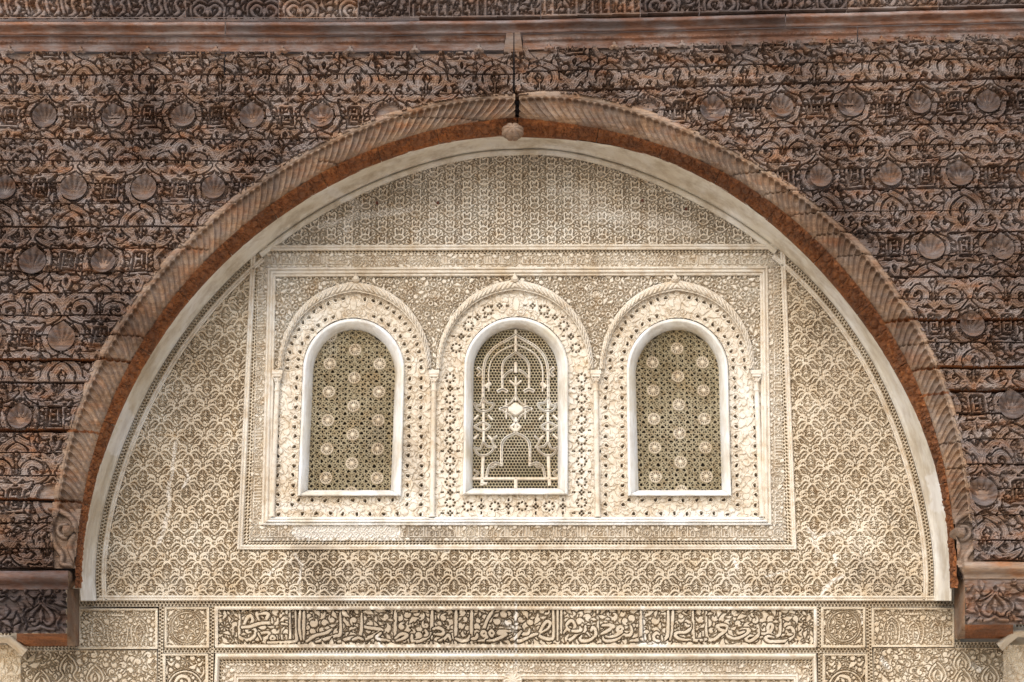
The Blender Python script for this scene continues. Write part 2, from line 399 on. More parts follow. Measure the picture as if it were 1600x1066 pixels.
def wear(lst, px, py, seed):
    out = np.zeros(px.shape)
    jit = vn(px, py, 7, seed) * 0.55 + vn(px, py, 2.6, seed + 1) * 0.45
    for p, w, s in lst:
        lo = p.min(0) - w - 4; hi = p.max(0) + w + 4
        m = (px > lo[0]) & (px < hi[0]) & (py > lo[1]) & (py < hi[1])
        if not m.any(): continue
        X = px[m]; Y = py[m]; d = np.full(X.shape, 1e9)
        for k in range(len(p) - 1):
            a, b = p[k], p[k + 1]; e = b - a; t = np.clip(((X - a[0]) * e[0] + (Y - a[1]) * e[1]) / (e @ e + 1e-9), 0, 1)
            np.minimum(d, np.hypot(X - a[0] - t * e[0], Y - a[1] - t * e[1]), out=d)
        v = s * sstep(0.62, 0.38, d / w + jit[m] * 0.32)
        out[m] = np.maximum(out[m], v)
    return out
def wear_at(px, py):
    return {'repair': wear(REPAIR, px, py, 31), 'dirt': wear(DIRT, px, py, 57)}

def inpoly(px, py, poly):
    poly = np.asarray(poly, float); c = np.zeros(px.shape, bool); j = len(poly) - 1
    for i in range(len(poly)):
        xi, yi = poly[i]; xj, yj = poly[j]
        if yi == yj: j = i; continue
        t = ((yi > py) != (yj > py)) & (px < (xj - xi) * (py - yi) / (yj - yi) + xi)
        c ^= t; j = i
    return c
def relief(name, x0, x1, y0, y1, step, hfun, mat, parent, Y0=0.0, mask=None, worn=True):
    """carved sheet: grid over the photograph box (x0..x1, y0..y1) laid on plane y = Y0; hfun(px, py, u, w) -> height towards the viewer in metres"""
    nx = max(int(math.ceil((x1 - x0) / step)) + 1, 3); ny = max(int(math.ceil((y1 - y0) / step)) + 1, 3)
    px, py = np.meshgrid(np.linspace(x0, x1, nx), np.linspace(y0, y1, ny))
    X, Y, Z = P(px, py, Y0)
    h = hfun(px, py, X * RS, Z * RS)
    mk = None
    if mask is not None:
        cx = (px[:-1, :-1] + px[1:, 1:]) / 2; cy = (py[:-1, :-1] + py[1:, 1:]) / 2
        mk = mask(cx, cy)
    return grid_obj(name, X, Y - h, Z, mat, parent, mk, False, wear_at(px, py) if worn else None, flip=True)
def resamp(p, step):
    p = np.asarray(p, float); s = np.r_[0, np.cumsum(np.hypot(*np.diff(p, axis=0).T))]
    n = max(int(round(s[-1] / step)), 1); t = np.linspace(0, s[-1], n + 1)
    return np.stack([np.interp(t, s, p[:, 0]), np.interp(t, s, p[:, 1])], -1)
def sweep(name, outer, inner, profile, mat, parent, nt=None, Y0=0.0, hextra=None, rough=0.0, worn=True):
    """moulding between two matched photograph polylines; profile [(t, proud metres)]"""
    o = np.asarray(outer, float); i = np.asarray(inner, float)
    tt = np.array([a for a, b in profile]); dd = np.array([b for a, b in profile])
    if nt:
        t2 = np.linspace(0, 1, nt); dd = np.interp(t2, tt, dd); tt = t2
    px = o[:, 0][:, None] * (1 - tt) + i[:, 0][:, None] * tt; py = o[:, 1][:, None] * (1 - tt) + i[:, 1][:, None] * tt
    d = np.broadcast_to(dd, px.shape).copy()
    if rough: d = d + rough * (vn(px, py, 9, 3) + 0.6 * vn(px, py, 3.4, 4))
    if hextra is not None: d = d + hextra(px, py, tt)
    X, Y, Z = P(px, py, Y0 - d)
    return grid_obj(name, X, Y, Z, mat, parent, None, True, wear_at(px, py) if worn else None)
def rect_loop(c, step=7):
    """closed loop through four corners TL, TR, BR, BL with fixed divisions so that two loops match"""
    c = [np.array(q, float) for q in c]; pts = []
    for k in range(4):
        a, b = c[k], c[(k + 1) % 4]; n = 48
        for q in range(n): pts.append(a + (b - a) * q / n)
    pts.append(c[0]); return np.array(pts)
def line(a, b, n=40):
    a = np.array(a, float); b = np.array(b, float); return a + (b - a) * np.linspace(0, 1, n)[:, None]

# ------------------------------------------------------------------ courtyard floor and the masonry behind the carving
def struct(o): o['kind'] = 'structure'; return o
b = MB(); b.add([(-60, -60, 0), (60, -60, 0), (60, 20, 0), (-60, 20, 0)], [(0, 1, 2, 3)])
struct(b.build('courtyard_floor', M_FLOOR))
WIN = [  # (grille: left bottom, right bottom, left spring, right spring, y bottom, y spring, y crown), frame outer the same, surround bounds
    dict(g=(481.5, 610.5, 489.5, 617, 766, 586, 516), f=(465, 627, 473, 632, 775, 580, 498), rope=(554, 120, 442, 576), ropi=(554, 112, 458, 576), box=(425, 668)),
    dict(g=(738.5, 871.5, 740, 871, 763, 580, 514), f=(723, 887.5, 725, 888, 773, 575, 496), rope=(804.5, 123, 439, 576), ropi=(804.5, 115, 455, 576), box=(678, 934)),
    dict(g=(998, 1127.5, 993.5, 1123, 766, 586, 516), f=(981, 1143, 979, 1138, 775, 580, 498), rope=(1058, 121, 440, 576), ropi=(1058, 113, 456, 576), box=(937, 1190)),
]
def zof(py, Y=0.05): return float(P(800, py, Y)[2])
def xof(px, py, Y=0.05): return float(P(px, py, Y)[0])
b = MB()
zt, zb = zof(505), zof(772)
xs = [-6.5]
for w in WIN: xs += [xof(w['g'][0] - 6, 700), xof(w['g'][1] + 6, 700)]
xs.append(6.5)
b.box(-6.5, 6.5, 0.06, 0.55, 0, zb); b.box(-6.5, 6.5, 0.06, 0.55, zt, 7.6)
for k in range(0, 8, 2): b.box(xs[k], xs[k + 1], 0.061, 0.549, zb, zt)
wc = struct(b.build('wall_core', M_ST))
b = MB(); b.box(-2.2, 2.2, 0.56, 3.2, zb - 1.6, zt + 0.9)  # closed box; its dark front shows through the screens as room shade
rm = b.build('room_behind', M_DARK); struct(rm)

# ------------------------------------------------------------------ the arch curves, traced on both sides
CX, CY = 808.0, 940.0
def polar(pts):
    p = np.array(pts, float); return np.arctan2(CY - p[:, 1], p[:, 0] - CX), np.hypot(p[:, 0] - CX, CY - p[:, 1])
class Arch:
    def __init__(s, L, Rr, apex):
        s.c = []
        for side in (L, Rr):
            th, r = polar(list(side) + [apex] * 4)
            # distance from the apex direction
            q = np.abs(th - pi / 2); s.c.append(np.polyfit(q, r, 6 if len(side) > 10 else 5))
        s.ra = (np.polyval(s.c[0], 0.0) + np.polyval(s.c[1], 0.0)) / 2
    def r(s, th):
        th = np.asarray(th, float); q = np.abs(th - pi / 2)
        v = np.where(th > pi / 2, np.polyval(s.c[0], q), np.polyval(s.c[1], q))
        d0 = s.ra - np.polyval(s.c[0], 0.0); d1 = s.ra - np.polyval(s.c[1], 0.0)
        return v + np.where(th > pi / 2, d0, d1) * np.exp(-q * 5)
    def pt(s, th, off=0.0):
        r = s.r(th) + off; return np.stack([CX + r * np.cos(th), CY - r * np.sin(th)], -1)
B_ = Arch([(125, 939), (126, 905), (128, 871), (134, 800), (150.7, 740), (169.4, 687), (199.4, 622), (231, 556), (273, 496), (297.6, 462), (331.7, 426), (370.7, 391), (440, 337), (506, 292), (557, 267), (620, 244), (720, 217)],
          [(1487, 939), (1485, 892), (1483, 829), (1474, 772), (1459, 719), (1433, 642), (1413, 605), (1376.6, 544), (1350.7, 506), (1324, 466.6), (1272.7, 408), (1228.8, 366.6), (1180, 332), (1108, 281), (1032, 246.5), (956, 226), (880, 216)], (805, 212))
C_ = Arch([(118, 900), (120, 860), (122.5, 838), (128, 785), (142.5, 724), (158, 668), (184, 608), (204, 562), (224, 532), (270.7, 468), (295, 432), (331.7, 398), (368, 363), (407, 330), (450.7, 302), (521.6, 260), (602.7, 226), (653, 208.5), (720, 195)],
          [(1495, 900), (1493, 860), (1490.7, 821), (1484, 787), (1477.6, 742), (1467, 698), (1455, 652), (1442, 624), (1420.5, 569), (1388, 512), (1339, 446), (1309, 413), (1263, 362), (1224, 330), (1146, 277), (1088, 249), (1022, 224), (956, 203.5), (880, 193)], (805, 184))
D_ = Arch([(78, 900), (79, 830), (84, 770), (91, 726), (99, 686), (113.7, 647), (128, 608), (153, 556), (200, 476), (219.5, 449), (263, 396), (297.6, 366), (336.6, 330), (400, 279.5), (425, 264), (484, 231), (552, 198), (628, 168), (720, 150)],
          [(1527, 900), (1525, 830), (1522, 797), (1517, 742), (1495, 664), (1481, 600), (1457, 536), (1420, 472), (1392, 432), (1358, 393), (1302, 338), (1200, 264), (1133, 228), (1083, 201), (1022, 173), (956, 154), (880, 146)], (805, 146))
A_ = Arch([(150.6, 939), (156, 838), (162, 793), (184.4, 710), (220, 635), (254, 571), (297.6, 508), (322, 476), (346, 449.5), (370.7, 420), (405, 389), (476, 344), (552, 300), (628, 265), (720, 241)],
          [(1459, 939), (1457, 880), (1451, 811), (1435.6, 745), (1417, 687), (1399, 640), (1380, 592), (1350.7, 549.5), (1302, 479), (1253, 418), (1214, 385), (1108, 322.5), (1032, 279.5), (956, 250), (880, 237)], (808, 233))
def rt(px, py): return np.hypot(px - CX, CY - py), np.arctan2(CY - py, px - CX)
def S_r(th):                                           # outer ends of the flutes
    return C_.r(th) + (D_.r(th) - C_.r(th)) * 0.80

# ------------------------------------------------------------------ carved cedar: boards
LJ = [82, 121, 152, 186, 221, 254, 289, 322, 357, 391, 426, 460, 495, 526, 563, 600, 637, 673, 709, 745, 780, 818, 858, 889]
ORANGE_L, ORANGE_R = {563, 673, 780}, {526, 600, 637}
def shift(px, py):
    """the boards right of the middle joint ride up towards the right"""
    t = np.clip((py - 60) / 380.0, 0, 1)
    d = np.maximum(px - 803, 0)
    lin = 4 + d * 0.0285; cap = np.minimum(d * 0.046 + 2, 25)
    cap = cap * (1 - 0.55 * np.clip((py - 640) / 160.0, 0, 1))
    return np.where(px > 803, lin * (1 - t) + cap * t, 0)
def unshift(px, yeq):
    y = yeq + 0.0
    for _ in range(4): y = yeq - shift(px, y)
    return y
def depth_at(yeq, right):
    J = sorted(ORANGE_R if right else ORANGE_L)
    return 0.415 + 0.020 * sum(sstep(j + 18, j - 18, yeq) for j in J)
def depth_board(ymid, right):
    return 0.415 + 0.020 * sum(1 for j in (ORANGE_R if right else ORANGE_L) if ymid < j)
# pattern scale on the cedar plane
XA, _, ZA = P(1122 + 0, 169, -0.46); XB, _, _ = P(1550, 156, -0.46)
CW = float((XB - XA) / 4); Z1 = float(P(68, 179, -0.46)[2]); Z5 = float(P(37, 647, -0.43)[2])
CH = (Z1 - Z5) / 4
UW = 106.0 / CW; UH = 115.0 / CH                       # metres -> cell units
X0 = float(P(805, 179, -0.46)[0])
rng = random.Random(5)
FW = Field(-53, -115, 106, 230, 4, wrap=True, far=8); FW.gain = 1.22
for ox, oy in ((0, 0), (53, 115)):
    def T(p): return [(ox + x, oy + y) for x, y in p]
    def MR(p, w, **k): FW.mir(T(p), w, ax=ox, **k)
    MR([(0, 33), (-8, 28), (-18, 20), (-25, 8), (-25, -6), (-19, -18), (-10, -25), (0, -28)], 7.0)
    MR([(0, -29), (-11, -34), (-21, -42), (-26, -54), (-23, -66), (-14, -73)], 7.5, carve=1.6)
    MR([(0, -40), (-8, -46), (-13, -55), (-13, -66)], 8)
    FW.dot(ox, oy - 58, 3.2); FW.stroke(T([(0, -62), (0, -76)]), [2, 6, 2], smooth=False)
    MR([(-16, -73), (-9, -79), (-3, -88)], 5.5)
    MR([(-26, -58), (-35, -63), (-43, -58), (-50, -62)], 6)
    MR([(0, 41), (-5, 50), (-14, 60), (-26, 65), (-39, 61), (-46, 50)], 7.5)
    FW.dot(ox, oy + 40, 5.5)
    MR([(-6, 35), (-14, 29), (-27, 25), (-39, 31), (-41, 43), (-32, 51), (-21, 47), (-18, 38), (-25, 33), (-30, 38)], [4, 7, 8, 8, 7.5, 7, 6.5, 6, 5.5, 5], carve=1.5)
    MR([(-29, 22), (-39, 17), (-50, 21)], [2, 9, 2], carve=1.3); MR([(-29, -22), (-40, -27), (-51, -23)], [2, 9, 2], carve=1.3)
    FW.stroke(T([(0, 50), (0, 57), (0, 64)]), [2, 7, 2])
    bx = ox - 53
    for q in ((-13, 15, 13, 18.5), (-13, -19, 13, -15.5), (-14, -15, -10.5, 15), (10.5, -15, 14, 15), (-7, -11, -4, 11), (-4, -12, 5, -8.5), (3, -6, 6, 11), (-4, 1, 3, 4.5)):
        FW.rect(bx + q[0], oy + q[1], bx + q[2], oy + q[3])
    FW.stroke([(bx, oy + 21), (bx, oy + 28), (bx, oy + 34)], [2, 6, 2])
    FW.mir([(bx, oy + 24), (bx - 7, oy + 30), (bx - 11, oy + 38)], 5, ax=bx)
    FW.mir([(bx, oy - 22), (bx - 6, oy - 29), (bx - 4, oy - 38), (bx, oy - 44)], 5, ax=bx)
FW.gain = 1.0; FW.fill(rng, 1.05, 1.75, ['leaf', 'leaf', 'leaf', 'dot'], 800, lvl=1)
HOLES = [(0, 0), (53, 115), (-53, 115), (53, -115), (-53, -115)]
def cedar_uv(X, Z, px, py):
    """pattern coordinates on the boards; the right half is carried up with its boards"""
    dz = P(px, py, -0.46)[2] - P(px, py + shift(px, py), -0.46)[2]
    return (X - X0) * UW - np.where(px < 803, 21.0, -14.0), (Z - dz - Z1) * UH + np.where(px < 803, 8.0, 11.0)
def cedar_h(px, py, X, Z, seed=0, joff=0.0):
    u, w = cedar_uv(X, Z, px, py)
    u = u + joff + 2.4 * vn(u, w, 37, seed + 1) + 1.1 * vn(u, w, 11, seed + 2); w = w + 2.2 * vn(u, w, 41, seed + 3) + 1.0 * vn(u, w, 12, seed + 4)
    D = FW.sample(u, w)
    uu = (u + 53) % 106 - 53; ww = (w + 115) % 230 - 115
    for hx, hy in HOLES: D = np.maximum(D, 20.0 - np.hypot(uu - hx, (ww - hy) * 1.02))
    D = D + 0.18 * vn(px, py, 3.1, seed + 9) + 0.4 * vn(px, py, 17, seed + 8)
    h = prof(D, 0.55, 1.6, 0.08) * 0.034 * (1 - 0.16 * sstep(0.3, 0.7, FW.sample(u, w, FW.L)))
    h *= 1 - 0.16 * np.exp(-((D + 2.9) / 0.55) ** 2)     # incised contour inside the bands
    h *= 1 - 0.35 * sstep(0.3, 0.75, vn(px, py, 55, seed + 15) * 0.7 + vn(px, py, 19, seed + 16) * 0.4)   # worn places
    h *= 0.90 + 0.10 * vn(px, py, 46, seed + 7)
    h += 0.0012 * vn(px, py * 3.5, 12, seed + 5) + 0.0004 * vn(px, py * 4, 4, seed + 6)
    h *= 1 - 0.75 * sstep(0.62, 0.74, vn(px, py, 13, seed + 21) * 0.75 + 0.35 * vn(px, py, 5, seed + 22))   # lost pieces
    # drying cracks along the grain
    c = vn(px * 0.35, py * 2.2, 9, seed + 11) + 0.35 * vn(px * 0.6, py * 3.0, 4, seed + 12)
    h -= 0.014 * sstep(0.08, 0.0, np.abs(c - 0.25)) * (vn(px, py, 60, seed + 13) > -0.1)
    return h
sp = {}
sp['L'] = thing('carved_wooden_spandrel', 'dark weathered cedar boards carved with scallop shells, left of the arch', 'carved panel', (-2.2, -0.40, zof(889)), 'carved cedar spandrels')
sp['R'] = thing('carved_wooden_spandrel', 'dark weathered cedar boards carved with scallop shells, right of the arch', 'carved panel', (2.2, -0.40, zof(880)), 'carved cedar spandrels')
STEP_W = 1.18; BOARDS = {}
for side in 'LR':
    xa, xb = (-24, 801.5) if side == 'L' else (804.5, 1624)
    OR = ORANGE_L if side == 'L' else ORANGE_R
    for k in range(len(LJ) - 1):
        ya, yb = LJ[k], LJ[k + 1]
        up = ya in OR
        nx = int((xb - xa) / STEP_W); ny = max(int((yb - ya) / STEP_W), 8)
        px = np.linspace(xa, xb, nx)[None, :]; t = np.linspace(0, 1, ny)[:, None]
        rr = random.Random(k * 7 + (side == 'R'))
        g0 = 0.8 + rr.random() ** 2 * 1.8; g1 = 0.8 + rr.random() ** 2 * 1.4
        wob = 0.8 * vn(px, px * 0 + k * 31, 70, 77) + 0.4 * vn(px, px * 0 + k * 31, 9, 78)
        wob2 = 0.8 * vn(px, px * 0 + k * 31 + 31, 70, 77) + 0.4 * vn(px, px * 0 + k * 31 + 31, 9, 78)
        yeq = (ya + g0 + (3.6 if up else 0) + wob) * (1 - t) + (yb - g1 + wob2) * t
        PX = np.broadcast_to(px, yeq.shape).copy(); PY = unshift(PX, yeq)
        dep = depth_board((ya + yb) / 2, side == 'R') + rr.uniform(-0.004, 0.004)
        X, Y, Z = P(PX, PY, -dep)
        Y = Y - cedar_h(PX, PY, X, Z, seed=3 if side == 'L' else 90, joff=rr.uniform(-2.2, 2.2))
        # top and bottom edges of the board turn back into the wall
        yt = np.full((1, nx), -dep + 0.05)
        X = np.vstack([X[:1], X, X[-1:]]); Z = np.vstack([Z[:1], Z, Z[-1:]]); Y = np.vstack([yt, Y, yt])
        PX = np.vstack([PX[:1], PX, PX[-1:]]); PY = np.vstack([PY[:1], PY, PY[-1:]])
        cx = (PX[:-1, :-1] + PX[1:, 1:]) / 2; cy = (PY[:-1, :-1] + PY[1:, 1:]) / 2
        r, th = rt(cx, cy)
        mk = r > D_.r(np.clip(th, 0.03, pi - 0.03)) - 7
        mk &= (cx < 96) | (cx > 1512) | (cy < 840)
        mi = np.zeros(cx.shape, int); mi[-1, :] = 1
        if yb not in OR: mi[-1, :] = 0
        # boards are laid in two lengths where the photograph shows a butt joint
        cuts = {('L', 1 - 1): 352, ('R', 3): 1382}.get((side, k))
        spans = [(xa - 1, cuts - 0.8), (cuts + 0.8, xb + 1)] if cuts else [(xa - 1, xb + 1)]
        for s0, s1 in spans:
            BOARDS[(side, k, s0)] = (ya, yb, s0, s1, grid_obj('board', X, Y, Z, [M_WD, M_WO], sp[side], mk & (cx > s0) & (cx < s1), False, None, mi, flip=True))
def board_for(side, yeq, px):
    for (sd, k, _), (ya, yb, s0, s1, ob) in BOARDS.items():
        if sd == side and ya <= yeq < yb and s0 <= px <= s1 and ob: return ob
    return sp[side]
# scallop shells set into the boards
def shell_mesh():
    n, m = 40, 13; V = []; F = []
    for j in range(m):
        r = (j + 0.001) / (m - 1)
        for k in range(n * 2):
            a = 2 * pi * k / (n * 2)
            x, z = r * cos(a), r * sin(a)
            if z > 0.75: z += (z - 0.75) * (0.9 * max(0, 1 - abs(x) * 2.0))
            fx, fz = x, z + 0.55
            fan = math.atan2(fx, fz); rib = abs(cos(fan * 8)) ** 0.7; reach = math.hypot(fx, fz)
            y = 0.62 * max(0.0, 1 - r ** 2.4) ** 0.8 - 0.30 * rib * min(1, reach * 0.9) * (1 - r ** 8)
            if z < -0.45: y -= 0.30 * min(1, (-0.45 - z) * 3.5) * (1 - r ** 6)
            V.append((x, y, z))
    for j in range(m - 1):
        for k in range(n * 2):
            k2 = (k + 1) % (n * 2); F.append((j * n * 2 + k, j * n * 2 + k2, (j + 1) * n * 2 + k2, (j + 1) * n * 2 + k))
    me = bpy.data.meshes.new('scallop_shell'); me.from_pydata(V, [], [tuple(reversed(f)) for f in F])
    for p in me.polygons: p.use_smooth = True
    me.materials.append(M_SH); return me
SHELL = shell_mesh()
def proj(X, Y, Z):
    d = Y + DIST; dz = Z - CAMZ
    zc = d * cos(PIT) + dz * sin(PIT); return 800 + FPX * X / zc, 533 - FPX * (dz * cos(PIT) - d * sin(PIT)) / zc
for row in range(-1, 7):
    for col in range(-9, 10):
        u = (col + (0.5 if row % 2 else 0)) * 106; w = -row * 115
        u += 21.0 if u < 0 else -14.0; w -= 8.0 if u < 0 else 11.0
        x = u / UW + X0; z = Z1 + w / UH
        a, c = proj(x, -0.45, z)
        if a > 803:
            for _ in range(5):
                z = Z1 + w / UH + float(P(a, c, -0.46)[2] - P(a, c + shift(np.array(a), np.array(c)), -0.46)[2]); a, c = proj(x, -0.45, z)
        if a < -40 or a > 1640 or c < 96 or c > 880: continue
        r, th = rt(a, c)
        if th < 2.98 and th > 0.14 and r < D_.r(th) + 16: continue
        if c > 800 and 60 < a < 1540: continue
        side = 'L' if a < 803 else 'R'
        dep = depth_board(c + float(shift(np.array(a), np.array(c))), side == 'R')
        o = bpy.data.objects.new('scallop_shell', SHELL); COL.objects.link(o); o.parent = board_for(side, c + float(shift(np.array(a), np.array(c))), a)
        base = ROOT[sp[side]]; s = 19.0 / UW
        rj = random.Random(int(a * 7 + c)); k_ = rj.uniform(0.90, 1.05)
        o.location = (x - base[0] + rj.uniform(-.003, .003), -dep - 0.028 - base[1] + rj.uniform(-.004, .004), z - base[2]); o.scale = (s * k_ * rj.uniform(.96, 1.04), s * rj.uniform(0.75, 1.1), 19.0 / UH * k_)
        o.rotation_euler = (rj.uniform(-.08, .08), rj.uniform(-.10, .10), rj.uniform(-.08, .08))

# ------------------------------------------------------------------ the fluted cedar arch
wa = thing('wooden_arch', 'fluted cedar arch with reddish carved soffit, framing the stucco lunette', 'arch', (0, -0.40, zof(889)))
def joints(X, Z, right, px, py):
    """distance (in board pixels) to the nearest board joint and whether it is an open orange one"""
    a, c = proj(X, np.full(X.shape, -0.45), Z)
    ye = c + shift(a, c)
    J = np.array(LJ, float); d = np.abs(ye[..., None] - J - 1.0); i = d.argmin(-1); dm = d.min(-1)
    orange = np.isin(J[i], list(ORANGE_R if right else ORANGE_L))
    return dm, orange
TH0, TH1 = pi - 0.185, 0.175                           # where the flutes end above the scrolls
def arch_base(t):
    """proud depth from the outer edge of the band (t=0) to the intrados (t=1), relative to the boards"""
    return np.interp(t, [0, 0.03, 0.18, 0.20, 0.24, 0.5, 0.8, 0.94, 1.0], [0.0, 0.020, 0.020, 0.017, 0.016, 0.012, 0.000, -0.022, -0.036])
def arch_grid(th, t, extra, name, right, parent, mats):
    """th, t arrays of one shape; lays the piece out and opens the board joints"""
    r = D_.r(th) + (C_.r(th) - D_.r(th)) * t
    px = CX + r * np.cos(th); py = CY - r * np.sin(th)
    base = depth_at(py + shift(px, py), right)
    dep = base + arch_base(t) + extra + 0.0015 * vn(px, py, 4, 12) + 0.003 * vn(px, py, 23, 13)
    X, Y, Z = P(px, py, -dep)
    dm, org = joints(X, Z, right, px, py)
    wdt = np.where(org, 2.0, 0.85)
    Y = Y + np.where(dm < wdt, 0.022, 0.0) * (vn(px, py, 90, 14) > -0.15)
    mid = ((dm[:-1, :-1] < wdt[:-1, :-1] + .6) & org[:-1, :-1] & (dm[1:, 1:] < wdt[1:, 1:] + .8)).astype(int)  # orange groove faces stand for the warm-lit undersides of the boards
    return grid_obj(name, X, Y, Z, mats, parent, None, True, None, mid)
for right in (False, True):
    th_end = TH1 if right else TH0
    # arc length table along the flute ends, from the apex outwards
    tt = np.linspace(pi / 2, th_end, 900); q = np.stack([CX + S_r(tt) * np.cos(tt), CY - S_r(tt) * np.sin(tt)], -1)
    sl = np.r_[0, np.cumsum(np.hypot(*np.diff(q, axis=0).T))]
    apex_gap = 3.0
    # smooth outer band
    n = int(sl[-1] / 1.4); thb = np.interp(np.linspace(apex_gap, sl[-1] + 3, n), np.r_[sl, sl[-1] + 40], np.r_[tt, th_end + (th_end - tt[-40]) * 40 / (sl[-1] - sl[-40])])
    T2, TH2 = np.meshgrid(np.r_[0, 0.02, 0.05, 0.09, 0.13, 0.17, 0.20], thb)
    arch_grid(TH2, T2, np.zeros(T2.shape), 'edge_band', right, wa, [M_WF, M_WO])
    pitch = 11.9; K = int((sl[-1] - apex_gap) / pitch)
    vv = np.linspace(0, 1, 10)
    tq = np.linspace(0, 1, 46)
    for k in range(-3, K + 1):
        s0 = apex_gap + k * pitch
        VV, TQ = np.meshgrid(vv, tq)
        s = np.clip(s0 + VV * pitch + 30 * TQ ** 1.6, apex_gap, sl[-1])   # the flutes sweep away from the apex as they run inwards
        if s.min() >= sl[-1] - 2: continue
        TH = np.interp(s, sl, tt)
        t = 0.20 + 0.80 * TQ
        x = 2 * VV - 1
        conc = -(1 - x * x) * 0.017 + 0.004 * np.exp(-((1 - np.abs(x)) / 0.16) ** 2)
        endo = sstep(0.0, 0.16, TQ - 0.05 * x * x); inn = 1 - 0.75 * sstep(0.55, 0.98, TQ)
        sc = 0.010 * (1 - sstep(0.0, 0.10, TQ - 0.09 * x * x))
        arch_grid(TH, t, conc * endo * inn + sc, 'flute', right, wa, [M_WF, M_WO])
# soffit boards between the flutes and the white plaster
FS = Field(0, 0, 60, 26, 4, wrap=True, far=5)
rg = random.Random(9); FS.arabesque(rg, 40, 13, 4.0, 1.1); FS.fill(rg, 0.8, 1.2, ['dot', 'leaf'], 200)
cutsL = [pi - 0.03, 2.92, 2.73, 2.55, 2.40, 2.26, 2.13, 2.0, 1.87, 1.74, pi / 2]
cutsR = [pi / 2, 1.40, 1.26, 1.13, 0.99, 0.85, 0.70, 0.55, 0.42, 0.27, 0.03]
for cuts in (cutsL, cutsR):
    for a, c in zip(cuts[:-1], cuts[1:]):
        n = int(abs(a - c) * 690 / 1.6); th = np.linspace(a - 0.0006, c + 0.0006, n)
        tq = np.linspace(0, 1, 26); TQ, TH = np.meshgrid(tq, th)
        rc, rb = C_.r(TH) + 0.5, B_.r(TH) - 2.5
        r = rc + (rb - rc) * TQ; px = CX + r * np.cos(TH); py = CY - r * np.sin(TH)
        right = c < 1.5
        dC = depth_at(py + shift(px, py), right) - 0.036
        dep = dC + (0.165 - dC) * TQ
        rel = prof(FS.sample(TH * 430, TQ * 15), 0.6, 2, 0.2) * 0.012 * sstep(0, 0.12, TQ) * sstep(1, 0.9, TQ)
        rel = (rel + 0.005 * vn(px, py, 7, 44) + 0.002 * vn(px, py, 2.4, 45)) * sstep(1.0, 0.72, TQ)
        X, Y, Z = P(px, py, -dep)
        nx_, nz_ = -np.cos(TH), -np.sin(TH)
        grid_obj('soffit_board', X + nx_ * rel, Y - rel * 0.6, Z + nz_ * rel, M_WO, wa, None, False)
th = np.linspace(pi - 0.05, 0.05, 160); TQ, TH = np.meshgrid(np.linspace(0, 1, 4), th)
rc, rb = C_.r(TH) + 5, B_.r(TH) + 4; r = rc + (rb - rc) * TQ; X, Y, Z = P(CX + r * np.cos(TH), CY - r * np.sin(TH), -(0.34 + (0.12 - 0.34) * TQ))
grid_obj('soffit_backing', X, Y, Z, M_WK, wa)  # unseen dark sheet, added to keep light out of the soffit cracks
for side, xa, xb in (('L', -70, 803), ('R', 803, 1670)):
    px, py = np.meshgrid(np.linspace(xa, xb, 150), np.linspace(-70, 905, 160)); X, Y, Z = P(px, py, -0.325)
    cx, cy = (px[:-1, :-1] + px[1:, 1:]) / 2, (py[:-1, :-1] + py[1:, 1:]) / 2; r, th = rt(cx, cy)
    grid_obj('backing', X, Y, Z, M_WK, sp[side], r > C_.r(np.clip(th, .03, pi - .03)) + 3)  # unseen dark sheet, added so no light leaks through the board gaps
# boss hanging at the crown
b = MB(); cxb, czb = xof(801, 202, -0.44), float(P(801, 202, -0.44)[2]); n, m = 64, 12; RB = 0.047
V = []; F = []
for j in range(m + 1):
    ph = pi / 2 * j / m
    for k in range(n):
        a = 2 * pi * k / n; lob = 1 - 0.16 * (1 - abs(sin(4 * a)) ** 0.6) * sin(ph) ** 0.7
        V.append((cxb + RB * 1.15 * sin(ph) * cos(a) * lob, -0.41 - 0.052 * cos(ph) * lob, czb + RB * 0.88 * sin(ph) * sin(a) * lob))
V += [(cxb + (v[0] - cxb) * 0.8, -0.375, czb + (v[2] - czb) * 0.8) for v in V[-n:]]
for j in range(m + 1):
    for k in range(n): k2 = (k + 1) % n; F.append((j * n + k, j * n + k2, (j + 1) * n + k2, (j + 1) * n + k))
b.add(V, [f[::-1] for f in F]); bo = b.build('crown_boss', M_WF, wa, True); bo['label'] = 'lobed wooden boss hanging at the crown'
